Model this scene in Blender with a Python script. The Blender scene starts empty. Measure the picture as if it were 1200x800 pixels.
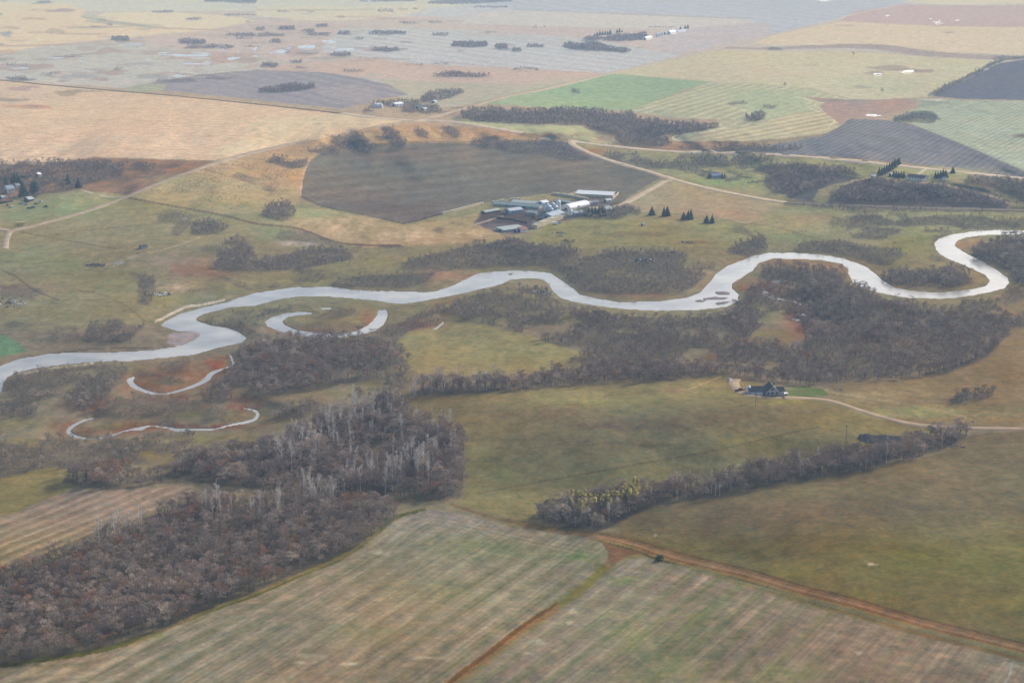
import bpy, math, random
import numpy as np
from mathutils import Vector
R = math.radians
random.seed(7)
SC = bpy.context.scene
COL = SC.collection

# ------------------------------------------------------------------ camera geometry (metres)
CAMZ, F, YH = 311.0, 1793.0, -80.0
PITCH = math.atan((400 - YH) / F)
SP, CP = math.sin(PITCH), math.cos(PITCH)

def ray(u, v):
    a = (u - 600.0) / F; b = (v - 400.0) / F
    return a, CP - b * SP, SP + b * CP      # x, y, downwards

# ------------------------------------------------------------------ noise
_rng = np.random.RandomState(3)
_T = _rng.rand(256, 256)
def vnoise(x, y, s=0):
    x = np.asarray(x, float) + s * 17.37; y = np.asarray(y, float) + s * 9.71
    xi = np.floor(x).astype(np.int64); yi = np.floor(y).astype(np.int64)
    fx = x - xi; fy = y - yi
    fx = fx * fx * (3 - 2 * fx); fy = fy * fy * (3 - 2 * fy)
    a = _T[xi & 255, yi & 255]; b = _T[(xi + 1) & 255, yi & 255]
    c = _T[xi & 255, (yi + 1) & 255]; d = _T[(xi + 1) & 255, (yi + 1) & 255]
    return (a * (1 - fx) + b * fx) * (1 - fy) + (c * (1 - fx) + d * fx) * fy
def fbm(x, y, s=0, o=4, g=.5):
    t = 0; a = 1.0; n = 0
    for k in range(o):
        t = t + a * vnoise(x * 2 ** k, y * 2 ** k, s + k * 3.1); n += a; a *= g
    return t / n - .5

# ------------------------------------------------------------------ the ground's node lattice
def axis(parts):
    out = []
    for a, b, st in parts:
        n = max(1, int(round((b - a) / st)))
        out += [a + (b - a) * i / n for i in range(n)]
    out.append(parts[-1][1]); return np.array(out)
UA = axis([(-4200, -1200, 500), (-1200, -240, 60), (-240, -20, 3), (-20, 1220, 1.35), (1220, 1440, 3), (1440, 2400, 60), (2400, 5400, 500)])
far = [YH + CAMZ * F / CP / d for d in (42000, 30000, 23000, 18000, 15000, 13000, 11500, 10300)]
VA = np.concatenate([far, axis([(-35, -4, 1.0), (-4, 150, .62), (150, 400, .95), (400, 815, 1.25), (815, 960, 4), (960, 2100, 95)])])
UU, VV = np.meshgrid(UA, VA)             # rows = v
ra, rb, rd = ray(UU, VV)
X0 = ra / rd * CAMZ; Y0 = rb / rd * CAMZ       # on the plane z = 0

def inpoly(u, v, poly):
    u = np.asarray(u, float); v = np.asarray(v, float)
    c = np.zeros(u.shape, bool); n = len(poly)
    for i in range(n):
        x1, y1 = poly[i]; x2, y2 = poly[(i + 1) % n]
        if y1 == y2: continue
        k = ((y1 > v) != (y2 > v)) & (u < (x2 - x1) * (v - y1) / (y2 - y1) + x1)
        c ^= k
    return c

def window(poly, m=8):
    xs = [p[0] for p in poly]; ys = [p[1] for p in poly]
    i0, i1 = np.searchsorted(UA, [min(xs) - m, max(xs) + m]); j0, j1 = np.searchsorted(VA, [min(ys) - m, max(ys) + m])
    return slice(j0, j1 + 1), slice(i0, i1 + 1)

def blur(a, n):
    for _ in range(n):
        b = np.pad(a, 1, mode='edge')
        a = (b[:-2, 1:-1] + b[2:, 1:-1] + b[1:-1, :-2] + b[1:-1, 2:] + 2 * b[1:-1, 1:-1]) / 6
    return a

WU = fbm(UU / 22, VV / 12, 1); WV = fbm(UU / 22, VV / 12, 5)
WU2 = fbm(UU / 6, VV / 4, 11, 3); WV2 = fbm(UU / 6, VV / 4, 15, 3)
def mask(poly, w=0, w2=0, soft=0):
    s = window(poly, 10 + w)
    if UU[s].size == 0: return s, None
    m = inpoly(UU[s] + w * 2 * WU[s] + w2 * 2 * WU2[s], VV[s] + w * 1.1 * WV[s] + w2 * WV2[s], poly).astype(float)
    return s, (blur(m, soft) if soft else m)

def smooth(pts, n=6):
    """Catmull-Rom through the points (tuples of any length)"""
    P = [np.array(p, float) for p in pts]; P = [2 * P[0] - P[1]] + P + [2 * P[-1] - P[-2]]
    out = []
    for i in range(1, len(P) - 2):
        for k in range(n):
            t = k / n
            out.append(.5 * ((2 * P[i]) + (-P[i - 1] + P[i + 1]) * t + (2 * P[i - 1] - 5 * P[i] + 4 * P[i + 1] - P[i + 2]) * t * t + (-P[i - 1] + 3 * P[i] - 3 * P[i + 1] + P[i + 2]) * t ** 3))
    out.append(P[-2]); return out

def ribbon(pts, n=5):
    """(u, v, halfwidth px) centreline -> outline polygon"""
    S = smooth(pts, n); L = []; Q = []
    for i, p in enumerate(S):
        a = S[max(i - 1, 0)]; b = S[min(i + 1, len(S) - 1)]
        d = b[:2] - a[:2]; l = math.hypot(*d) or 1; nx, ny = -d[1] / l, d[0] / l
        w = p[2]; L.append((p[0] + nx * w * 1.5, p[1] + ny * w)); Q.append((p[0] - nx * w * 1.5, p[1] - ny * w))
    return L + Q[::-1]
# ------------------------------------------------------------------ relief: height knots (u, v, metres)
KN = [(-200,20,46),(100,20,44),(400,20,44),(700,20,44),(1000,20,46),(1300,20,46),(0,90,40),(200,100,40),(400,110,38),(600,100,38),(900,90,42),(1200,90,44),
 (0,150,38),(150,160,38),(300,150,37),(430,142,36),(520,140,32),(600,140,30),(700,135,24),(750,160,16),(850,140,34),(900,170,30),(1000,150,34),(1200,150,36),
 (-150,190,36),(50,192,32),(180,188,33),(250,190,30),(100,215,20),(0,225,16),(-150,240,16),(180,215,24),(300,190,24),(350,178,26),(420,162,27),(500,160,22),(580,160,20),(650,175,15),
 (280,235,15),(350,215,10),(400,185,9),(450,230,6),(600,180,7),(600,230,6),(720,200,8),(760,230,7),(850,215,10),(900,200,16),(800,190,14),
 (980,185,30),(1070,200,30),(1030,208,27),(1090,214,27),(1150,200,30),(1200,205,30),(1350,205,30),(980,225,14),(1050,240,8),(1150,240,8),(920,235,8),(1200,240,8),(1180,225,18),(1350,245,10),
 (0,270,12),(100,260,12),(200,255,12),(-150,300,14),(0,330,12),(100,320,9),(200,310,8),(300,280,7),(250,330,5),(100,370,5),(0,385,4),(-150,400,4),(400,280,5),(400,310,4),
 (550,280,5),(700,265,6),(850,280,5),(700,300,3),(950,260,5),(1050,280,3),(1200,260,3),(1350,270,3),
 (300,400,2),(500,380,2),(700,390,2),(900,390,2),(1100,380,3),(1200,340,3),(1350,350,6),(100,450,2),(-150,470,2),(0,500,3),(200,500,3),(400,440,4),(550,400,4),(600,420,5),(1190,390,6),(1350,430,12),
 (480,450,7),(650,442,9),(850,440,12),(950,450,12),(1100,435,10),(1100,470,16),(1200,450,16),(1200,500,18),(1350,510,20),
 (560,480,15),(640,475,20),(700,500,22),(620,530,16),(560,560,12),(800,480,24),(880,465,24),(850,520,21),(980,500,22),(750,550,16),(650,580,10),(640,600,9),
 (800,565,9),(900,548,10),(1000,535,12),(1090,515,15),(720,600,10),(900,590,20),(1050,580,26),(1200,580,28),(1000,650,30),(1200,700,32),(800,640,14),(1350,650,30),
 (0,580,12),(100,590,14),(200,575,12),(300,560,8),(400,520,5),(450,570,8),(0,660,18),(100,660,16),(200,680,14),(350,640,13),(-150,660,20),
 (0,780,22),(200,750,20),(300,700,18),(450,630,16),(550,610,14),(650,640,13),(400,740,24),(550,760,24),(700,680,14),(720,760,22),(900,740,26),(1100,790,30),(300,860,28),(800,900,30),(1300,850,34),(-150,850,26)]
def relief():
    cu = np.linspace(-500, 1700, 221); cv = np.linspace(-60, 1100, 233)
    CU, CV = np.meshgrid(cu, cv)
    num = np.zeros(CU.shape); den = np.full(CU.shape, 1e-12)
    # distances stretched so that the far rows keep their detail
    q = lambda v: np.where(v < 250, v * 1.35, 337.5 + (v - 250))
    for (a, b, h) in KN:
        d2 = ((CU - a) / 1.7) ** 2 + (q(CV) - q(np.array(float(b)))) ** 2 + 60
        w = d2 ** -2.2; num += w * h; den += w
    z = blur(num / den, 26)
    fu = np.clip((UU + 500) / 10, 0, 219.999); fv = np.clip((VV + 60) / 5, 0, 231.999)
    i = fu.astype(int); j = fv.astype(int); fu -= i; fv -= j
    return (z[j, i] * (1 - fu) + z[j, i + 1] * fu) * (1 - fv) + (z[j + 1, i] * (1 - fu) + z[j + 1, i + 1] * fu) * fv
HH = relief()
WATER = np.zeros(UU.shape)
RIVER = [(-240,470),(-120,452),(-30,438),(0,429),(25,420),(62,414),(125,413),(185,410),(205,406),(226,399),(222,393),(212,389),(198,385),(187,381),(200,373),(215,366),(240,360),(262,355),(280,349),(300,343),
 (340,337),(385,335.5),(410,339),(440,341),(470,341),(500,343),(512,341),(530,335),(550,325),(562,320),(580,318),(600,317),(620,317.5),(645,320),(655,326),(672,338),(680,345),(700,350),(730,354),(770,353),(805,349),
 (820,343),(830,333),(838,322),(850,313),(870,305),(885,299),(900,296.5),(930,296),(960,298),(985,302),(1005,308),(1018,314),(1025,320),(1035,329),(1050,337),(1070,341),(1095,343),(1120,341),(1145,338),(1155,335),(1160,330),
 (1155,322),(1140,315),(1120,307),(1105,300),(1097,293),(1095,286),(1100,280),(1115,275),(1140,271),(1160,270),(1200,270),(1290,266),(1440,263),
 (1440,268),(1290,271),(1200,275),(1160,275),(1130,278),(1120,283),(1118,288),(1128,295),(1140,301),(1155,308),(1170,317),(1180,325),(1184,331),(1178,337),(1165,341),(1145,345),(1120,349),(1095,350),(1060,348.5),(1030,343),(1010,337),
 (1000,331),(995,322),(993,315),(985,309),(965,305),(930,303),(905,303),(890,308),(882,317),(870,324),(858,332),(857,338),(866,345),(865,352),(855,359),(820,363),(770,364),(720,361),(690,357),(670,353),(655,348),(647,340),
 (644,333),(637,328),(625,326),(600,327),(590,332),(570,337),(545,343),(525,347),(500,352),(480,355),(465,356),(440,352),(410,349),(380,347),(350,347),(330,350),(310,355),(300,358),(270,360),(245,366),(232,371),(229,375),
 (245,381),(265,384),(280,389),(289,396),(285,401),(265,405),(240,412),(225,416),(150,423),(100,424),(50,430),(20,436),(8,442),(2,455),(-4,470),(-60,490),(-240,520)]
OXBOW = [(452,363),(455,370),(450,380),(440,388),(420,392.5),(390,395.5),(365,395.5),(340,391),(325,387),(312,381.5),(311,376),(320,371),(335,367),(350,365.5),(366,366),(365,368),(350,369),(338,371),(331,376),(333,380),(345,386),(370,390),(395,391),(415,389),(430,382),(437,376),(443,368),(444,363)]
CREEKS = [('creek', [(270,416,0.75),(273,426,1.1),(262,432,0.82),(249,437,2.1),(240,446,2.3),(225,453,1.5),(205,459,1.1),(190,461.5,0.82),(172,459,1.6),(158,453,2.1),(152,446,2.5),(158,442,1.3)]),
 ('creek', [(112,490,0.75),(100,492,1.1),(86,499,1.5),(80,506,1.8),(90,511.5,1.5),(110,514,0.82),(130,510,0.98),(150,504,1.1),(165,502,2.1),(176,499,0.75),(195,501,1.1),(210,504,1.8),(228,503,1.1),(250,503,0.82),(270,498,1.1),(290,494,1.4),(300,490,1.4),(302,484,1.4),(296,480,0.98),(285,478,0.75)]),
 ('creek', [(893,341,0.98),(900,345,2.1),(907,349,1.6),(914,350.5,0.82),(925,352,0.82),(933,354,1.1),(940,357,1.2)]),
 ('creek', [(376,361.5,0.75),(381,361.5,1.2),(389,361,0.75)]), ('creek', [(936,368,0.75),(941,368.5,1.3),(945,369,0.75)]), ('creek', [(928,374,0.75),(934,374.5,1.1),(938,375,0.75)]),
 ('creek', [(508,386,0.75),(514,383,0.75),(521,377,0.75)]), ('creek', [(906,329,0.75),(912,330,1.6),(917,330,0.75)])]
PONDS = [(66,68,8,1),(151,51.5,10,.8),(218,65,30,1.3),(273,68.5,7,1.8),(228,75,15,1.2),(25,80,9,1.2),(210,89,9,1),(258,55,5,.7),(299,57,3,1.5),(330,60.5,8,1.8),(386,48.5,8,1.7),(360,55,13,1.8),(405,58,10,1.5),(429,54.5,4,.6),
 (435,1.5,10,.7),(1040,18.5,4,.5),(1098,26,4.5,.6),(1122,24,3,.4),(1028,86.5,5,.8),(1065,83.5,8,1.4),(1023,135,8,1.4),(7,40,6,.7),(1149,110,1,.1),(1091,22,2,.3),(967,1,9,.6),(958,0,5,.4),(226,51,3,.5),(190,62,5,.6),(174,70,4,.6),(340,56,3,.6),(318,62,3,.6),(300,66,4,.6),(125,75,3,.5),(95,71,3,.5),(280,60,3,.5),(262,59,4,.6)]
WATERS = [('river', RIVER), ('oxbow_lake', OXBOW)] + [(n, ribbon(p)) for n, p in CREEKS]
for n, poly in WATERS:
    s, m = mask(poly, *((.5, 1.3) if n == 'river' else (.3, .8)))
    WATER[s] = np.maximum(WATER[s], m)
for poly in ([(836,342),(848,341),(857,343.5),(854,345.5),(840,345)], [(822,349.5),(838,347.5),(852,348.5),(856,350),(840,351.5),(826,351.5)], [(836,355),(850,353),(858,352),(852,356),(840,357.5)], [(812,352),(822,351),(828,353),(816,354)], [(196,391),(206,388.5),(216,387.5),(229,389),(236,392),(230,397),(222,401),(214,404.5),(204,403),(198,398)], [(590,321),(600,320),(606,321),(598,322.5)]):
    s, m = mask(poly, 0, .5); WATER[s] *= 1 - m
wb = blur(WATER, 14)
low = np.clip(wb * 6, 0, 1)
HH = HH * (1 - low) + np.minimum(HH, 2.0) * low
# gullies on the bluff faces and gentle undulation everywhere
slope = np.abs(np.gradient(blur(HH, 6), axis=0)); slope = np.clip(slope / .5, 0, 1) * np.clip((VV - 112) / 14, 0, 1) * np.clip((256 - VV) / 22, 0, 1)
HH = HH + slope * 21 * fbm(X0 / 62, Y0 / 260, 40, 3) + (1 - low) * (2.2 * fbm(X0 / 160, Y0 / 160, 30, 3) + .5 * fbm(X0 / 26, Y0 / 26, 33, 3) * np.clip((VV - 100) / 200, 0, 1))
HH = np.maximum(HH, 1.0)
_b = blur(WATER, 5); _c = np.clip(_b / .35, 0, 1); HH = HH * (1 - _c) + .3 * _c
_lim = np.where(WATER > .3, .25, 99.0); _dv = np.diff(VA, prepend=VA[0] - 1)[:, None] * .10; _du = np.diff(UA, prepend=UA[0] - 1)[None, :] * .045
for _ in range(70):          # banks rise gently away from the water
    _lim[1:] = np.minimum(_lim[1:], _lim[:-1] + _dv[1:]); _lim[:-1] = np.minimum(_lim[:-1], _lim[1:] + _dv[1:])
    _lim[:, 1:] = np.minimum(_lim[:, 1:], _lim[:, :-1] + _du[:, 1:]); _lim[:, :-1] = np.minimum(_lim[:, :-1], _lim[:, 1:] + _du[:, 1:])
_lim = _lim + .5 * np.clip(_lim - .25, 0, 90) ** 2
_h = blur(np.minimum(HH, _lim), 10); _k = np.clip((_lim - .3) / .5, 0, 1); _g = np.clip((32 - _lim) / 24, 0, 1); _g = _g * _g * (3 - 2 * _g); HH = HH * (1 - _g) + _g * (_h * _k + np.minimum(_h, .35) * (1 - _k)); _w = blur(WATER, 2); HH = np.where(_w > .02, np.minimum(np.maximum(HH, .25), np.where(WATER > .5, np.minimum(.5 - _w, -.12), .5 - _w)), np.maximum(HH, .25))
# ponds on the upland: a level basin each
PONDZ = []
def node(u, v):
    return int(np.clip(np.searchsorted(VA, v), 0, len(VA) - 1)), int(np.clip(np.searchsorted(UA, u), 0, len(UA) - 1))
def blob(u, v, a, b, k=0, n=22):
    rr = random.Random(int(u * 7 + v * 13 + k)); ph = [rr.random() * 6.3 for _ in range(4)]
    out = []
    for i in range(n):
        t = 2 * math.pi * i / n; q = 1 + .22 * math.sin(2 * t + ph[0]) + .16 * math.sin(3 * t + ph[1]) + .1 * math.sin(5 * t + ph[2])
        out.append((u + a * q * math.cos(t), v + b * q * math.sin(t)))
    return out
for (u, v, a, b) in PONDS:
    j, i = node(u, v); z = float(HH[j, i]); PONDZ.append(z)
    poly = blob(u, v, a * 1.35, b * 1.4 + .6); s, m = mask(poly, 0, 0, 3)
    HH[s] = HH[s] * (1 - m) + (z - .1) * m
    s, m = mask(blob(u, v, a, b)); HH[s] = np.where(m > .5, z - .9, HH[s])
    WATER[s] = np.maximum(WATER[s], m)
XX = ra / rd * (CAMZ - HH); YY = rb / rd * (CAMZ - HH)

def at(u, v, dz=0.0):
    """the point of the ground seen at pixel u, v"""
    u = float(u); v = float(v)
    i = int(np.clip(np.searchsorted(UA, u) - 1, 0, len(UA) - 2)); j = int(np.clip(np.searchsorted(VA, v) - 1, 0, len(VA) - 2))
    a = (u - UA[i]) / (UA[i + 1] - UA[i]); b = (v - VA[j]) / (VA[j + 1] - VA[j])
    h = (HH[j, i] * (1 - a) + HH[j, i + 1] * a) * (1 - b) + (HH[j + 1, i] * (1 - a) + HH[j + 1, i + 1] * a) * b
    x, y, d = ray(u, v); return Vector((x / d * (CAMZ - h), y / d * (CAMZ - h), h + dz))
def at_many(u, v):
    i = np.clip(np.searchsorted(UA, u) - 1, 0, len(UA) - 2); j = np.clip(np.searchsorted(VA, v) - 1, 0, len(VA) - 2)
    a = (u - UA[i]) / (UA[i + 1] - UA[i]); b = (v - VA[j]) / (VA[j + 1] - VA[j])
    h = (HH[j, i] * (1 - a) + HH[j, i + 1] * a) * (1 - b) + (HH[j + 1, i] * (1 - a) + HH[j + 1, i + 1] * a) * b
    x, y, d = ray(u, v); return x / d * (CAMZ - h), y / d * (CAMZ - h), h
def flatxy(u, v):
    x, y, d = ray(u, v); return x / d * CAMZ, y / d * CAMZ
def mpp(v): return CAMZ / CP / (v - YH)
# ------------------------------------------------------------------ colours of the ground, written as seen and turned into base colours
ROWS = np.zeros(UU.shape + (3,)); CT = np.zeros(UU.shape + (3,)); CT[:] = (138, 128, 98)
def lerp(s, m, rgb):
    CT[s] = CT[s] * (1 - m[..., None]) + np.array(rgb, float) * m[..., None]
def P(poly, rgb, w=0, w2=0, soft=0, k=1.0):
    s, m = mask(poly, w, w2, soft)
    if m is not None: lerp(s, m * k, rgb)
def E(u, v, a, b, rgb, k=1.0, soft=1, w2=.6, w=0):
    P(blob(u, v, a, b), rgb, w, w2, soft, k)
def G(u, v, a, b, rgb, k=1.0, n=1):
    """soft round patch broken up by noise"""
    s = window([(u - 2.4 * a, v - 2.4 * b), (u + 2.4 * a, v + 2.4 * b)], 0)
    m = np.exp(-(((UU[s] - u) / a) ** 2 + ((VV[s] - v) / b) ** 2)) * np.clip(.75 + n * (1.4 * WU[s] + 1.2 * WV2[s]), 0, 1.3) * k
    lerp(s, np.clip(m, 0, 1), rgb)
def band(pts, rgb, k=1.0, w2=.3, soft=0, n=5):
    P(ribbon(pts, n), rgb, 0, w2, soft, k)
def stripes(poly, p1, p2, period, cols, k=.6, sharp=1.0, w=0, seed=0, wob=.12, soft=1, rows=0):
    """bands of colour parallel to the ground line p1-p2, PERIOD metres apart"""
    s, m = mask(poly, w, 0, soft)
    a = np.array(flatxy(*p1)); b = np.array(flatxy(*p2)); d = (b - a) / np.linalg.norm(b - a)
    x, y = X0[s], Y0[s]; a1 = np.array(flatxy(*p1)); nn_ = -d[1] * (x - a1[0]) + d[0] * (y - a1[1]); tt_ = d[0] * (x - a1[0]) + d[1] * (y - a1[1])
    if rows: _m = (m > .5)[..., None]; ROWS[s] = np.where(_m, np.stack([nn_, tt_, np.full(nn_.shape, rows)], -1), ROWS[s])
    n = (-d[1] * x + d[0] * y) / period; t = (d[0] * x + d[1] * y) / period
    n = n + wob * 2.4 * fbm(n / 3, t / 9, 50 + seed, 2)
    for c, (rgb, ph) in enumerate(cols):
        g = .5 + .5 * np.cos(2 * math.pi * (n - ph)); g = g ** (2 * sharp)
        g = g * np.clip(.6 + 1.8 * fbm(n / 1.7, t / 16, 60 + seed + c * 7, 3), 0, 1.2)
        lerp(s, np.clip(m * g * k, 0, 1), rgb)
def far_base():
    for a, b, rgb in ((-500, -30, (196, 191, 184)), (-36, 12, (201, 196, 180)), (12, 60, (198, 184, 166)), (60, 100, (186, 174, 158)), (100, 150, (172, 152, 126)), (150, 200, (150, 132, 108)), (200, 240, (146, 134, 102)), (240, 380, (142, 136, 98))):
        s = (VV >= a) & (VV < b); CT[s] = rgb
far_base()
XL, XR = -4200, 5400
# --- beyond the picture
st = vnoise(X0 / 800, Y0 / 800, 3); m = (VV < -4); CT[m] = CT[m] * (.93 + .14 * st[m])[:, None]
for k in range(26):
    rr = random.Random(k); v = -34 + 32 * rr.random(); u = -200 + 1600 * rr.random()
    P([(u, v), (u + 380, v + .8), (u + 300, v + 4), (u - 120, v + 3)], rr.choice([(222, 204, 172), (190, 186, 178), (196, 178, 164), (205, 200, 178)]), 1)
# --- upper left quarter
P([(-260,-3),(300,-3),(560,-3),(540,8),(420,12),(300,13),(120,14),(0,14),(-260,16)], (203,198,176), 1)
P([(-260,4),(0,4),(60,5),(95,9),(100,13),(95,20),(110,27),(160,30),(250,33),(290,31),(265,36),(195,39),(130,46),(60,52),(20,59),(0,61),(-260,70)], (228,202,164), 1, .5)
P([(112,19),(125,15),(190,13.5),(280,20),(300,25),(285,28),(250,33.5),(210,34),(185,30),(150,26),(120,24)], (231,206,170), 0, .4)
P([(-260,2),(0,3),(60,4),(95,5),(60,11),(0,12),(-260,12)], (226,203,165), .5, .4)
P([(300,8),(420,8),(560,2),(500,9),(480,19),(440,22),(390,25),(340,24),(300,19)], (214,203,172), 1)
P([(470,18),(520,9),(620,-3),(700,10),(690,26),(640,32),(545,25)], (196,192,184), 1)
P([(-260,75),(-0,62),(90,52),(140,46),(185,56),(240,60),(300,66),(330,72),(300,82),(230,90),(182,95),(150,104),(60,97),(-260,84)], (188,181,164), 1.5, .5)
P([(240,36),(300,25),(420,30),(480,34),(420,42),(400,66),(340,74),(300,66),(240,60),(185,55),(150,45),(195,39)], (198,180,164), 2, .6)
P([(400,34),(480,33),(600,38),(680,45),(800,65),(765,76),(720,86),(600,80),(500,76),(430,68),(372,60)], (191,187,178), 1, .3)
stripes([(400,34),(480,33),(600,38),(680,45),(800,65),(765,76),(720,86),(600,80),(500,76),(430,68),(372,60)], (600,55), (760,74), 75, [((176,171,164), 0), ((203,200,190), .45)], .55)
P([(540,30),(600,30),(700,35),(780,36),(880,50),(850,58),(800,63),(680,45),(600,38)], (200,182,168), 1)
P([(600,12),(760,18),(880,23),(900,26),(860,33),(780,34),(640,31),(540,28),(560,15)], (206,197,182), 1)
P([(300,84),(330,76),(430,68),(500,76),(600,80),(720,86),(640,103),(600,108),(560,102),(450,92),(380,86)], (197,174,152), 1.5, .4)
P([(445,93),(500,96),(600,99),(640,103),(600,110),(560,120),(540,125),(500,128),(470,116)], (180,170,144), 1)
P([(560,0),(620,-4),(1120,-4),(1070,4),(980,23),(905,40),(880,23),(820,19),(700,14),(600,11)], (184,182,182), .4)
stripes([(560,0),(620,-4),(1120,-4),(1070,4),(980,23),(905,40),(880,23),(820,19),(700,14),(600,11)], (700,2), (820,18), 120, [((170,168,172), 0), ((196,195,192), .5)], .5, wob=.05)
P([(780,35),(900,26),(905,42),(850,52),(790,62),(760,52)], (194,182,174), 1)
for (u, v, a, b, c, k) in [(72,12.5,16,2,(172,152,146),.9),(50,3.5,11,1.6,(150,150,146),.8),(190,14,9,1.5,(170,165,158),.8),(38,22,14,1.6,(190,165,142),.8),(110,32,15,1.8,(178,162,146),.8),(64,37,10,4,(176,160,140),.7),(8,40,8,3,(160,158,152),.7),
    (100,40,26,1.2,(176,160,146),.8),(228,22,9,2,(160,156,146),.8),(110,21,14,3,(186,182,156),.8),(180,31,14,2,(186,180,150),.7),(100,57,14,2.4,(170,156,148),.8),(125,60,12,4,(176,156,142),.8),(25,79,32,4.6,(172,152,140),.9),(5,61,14,3,(196,168,142),.8),
    (130,85,22,2.6,(170,152,140),.9),(148,76,13,1.4,(176,160,148),.8),(170,60,50,1,(178,158,146),.7),(155,50,20,3,(180,160,146),.8),(240,65,45,5,(182,158,144),.85),(235,75,28,2.6,(180,158,146),.8),(275,70,24,4.6,(176,152,138),.9),(180,64,12,1.4,(184,166,152),.7),
    (118,93,12,2,(164,146,134),.8),(60,90,6,1.2,(164,146,134),.8),(75,95,8,1.4,(160,146,138),.8),(22,94,18,2.4,(120,118,116),.7),(200,87,34,1.2,(168,150,138),.8),(58,70,24,1.4,(176,162,146),.7),(260,42,40,2,(188,170,156),.7),
    (350,60,30,4.5,(182,160,148),.8),(430,57,16,2.4,(172,158,152),.8),(430,20,26,1.6,(202,180,164),.7),(500,21,40,1.3,(204,182,168),.8),(590,40,40,2,(200,180,166),.6),(425,71,18,1.5,(180,158,142),.8),(330,39,30,1.2,(180,168,156),.7),
    (335,84,26,3,(178,158,142),.7),(560,88,34,3,(196,170,148),.7),(470,86,60,3,(205,180,154),.5),(400,98,30,3,(160,150,142),.6)]:
    E(u, v, a, b, c, k)
_q = random.Random(5)
for k in range(90):
    u, v = _q.uniform(-60, 470), _q.uniform(8, 92) if k % 3 else _q.uniform(40, 90); r = (v + 80) / 150; a = _q.uniform(5, 20) * r; b_ = _q.uniform(.8, 2.6) * r; c = _q.choice([(172,156,142), (160,152,144), (184,166,148), (150,146,142), (178,170,152)])
    E(u, v, a, b_, c, _q.uniform(.35, .8))
    if k % 4 == 0: E(u, v, a * .6, b_ * .55, (196,190,176), .6)
for (u1, v1, u2, v2, c, wd) in [(95,20,185,33,(166,158,140),.8),(100,25,200,34,(180,172,150),.7),(50,53,120,50,(178,160,146),.7),(0,54,75,52,(190,166,146),.8),(190,33,262,35,(176,160,146),.6),(80,33,170,30,(170,160,148),.6),(45,70,85,66,(170,152,142),.8),(60,67,125,60,(172,152,142),.8),(120,60,190,64,(178,160,146),.7),(300,12,440,11,(172,166,150),.5),(440,22,545,25,(190,168,154),.6),(300,30,420,32,(184,172,160),.6),(470,68,600,80,(176,162,150),.5),(420,67,480,70,(160,140,130),.5),(600,11,880,22,(160,158,156),.5),(880,45,600,35,(190,176,166),.5)]:
    band([(u1, v1, wd), ((u1 + u2) / 2 + 3, (v1 + v2) / 2 + .6, wd * 1.2), (u2, v2, wd)], c, .8)
P([(178,97),(210,91),(260,85),(300,82),(380,85),(425,92),(455,99),(478,111),(440,117),(425,122),(400,128),(300,117),(230,110),(185,106),(150,104)], (148,140,138), 1, .3)
stripes([(178,97),(210,91),(260,85),(300,82),(380,85),(425,92),(455,99),(478,111),(440,117),(425,122),(400,128),(300,117),(230,110),(185,106)], (380,92), (450,106), 50, [((132,126,126), 0), ((160,152,146), .5)], .5)
P([(360,104),(420,99),(440,104),(440,116),(410,122),(380,112)], (160,148,142), 3, 1, 4, .6)
P([(145,104),(165,98),(195,99),(192,106),(165,108),(150,107)], (160,158,132), 1, .6)
# big golden field
GOLD = [(-260,80),(0,94),(60,98),(100,104),(200,111),(300,121),(400,132),(440,138),(478,143),(430,150),(360,166),(300,178),(250,188),(180,186),(110,184),(50,193),(0,192),(-260,196)]
P(GOLD, (216,187,148))
stripes(GOLD, (0,150), (300,160), 24, [((228,202,164), 0), ((204,174,138), .5)], .5, wob=.1)
P([(300,140),(400,134),(470,142),(420,150),(340,166),(290,176),(240,184),(280,160)], (214,196,152), 3, 1, 6, .6)
G(120,158,130,10,(222,184,146),.5); G(60,180,120,8,(220,186,150),.5); G(200,170,60,3,(230,205,166),.5)
G(10,112,60,12,(196,176,148),.9); G(60,103,80,6,(200,184,156),.7)
for (u, v, a, b, c) in [(26,103.5,20,2.4,(178,152,136)),(12,117,19,2.6,(158,140,122)),(80,109,14,4,(158,140,116)),(100,107,18,1.4,(164,146,122)),(36,125,24,3,(206,160,122)),(38,125,17,1.6,(178,150,128)),(70,124,10,1.6,(190,176,140))]: E(u, v, a, b, c, .9)
# --- upper right quarter
P([(985,25),(1000,14),(1060,5),(1110,6),(1450,11),(1450,36),(1200,32),(1100,31)], (196,171,160), .6)
P([(1060,3),(1080,-6),(1450,-6),(1450,9),(1200,6.5),(1120,5.5)], (224,205,172), .3)
P([(880,53),(905,42),(985,25.5),(1100,31),(1200,32.5),(1450,36),(1450,70),(1200,65),(1130,62),(1080,60),(1040,55),(960,53)], (219,200,166), .4)
stripes([(880,53),(905,42),(985,25.5),(1100,31),(1200,32.5),(1450,36),(1450,70),(1200,65),(1130,62),(1080,60),(1040,55),(960,53)], (900,48), (1100,46), 90, [((212,190,156), 0)], .4)
P([(715,87),(790,70),(840,59),(900,60),(960,60),(1030,62),(1080,67),(1168,71),(1140,88),(1110,105),(1092,113),(1060,115),(1005,118),(950,103),(832,96)], (203,190,152), .5)
G(870,82,70,9,(208,184,150),.7); G(1000,75,80,7,(208,196,158),.6); G(1040,100,90,12,(178,180,142),.8); G(880,100,60,6,(178,180,140),.6); G(1130,78,40,8,(190,190,150),.7)
stripes([(850,60),(1030,62),(1168,71),(1092,113),(1005,118),(850,97)], (870,80), (1100,88), 46, [((188,176,140), 0), ((214,204,166), .5)], .35)
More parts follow.
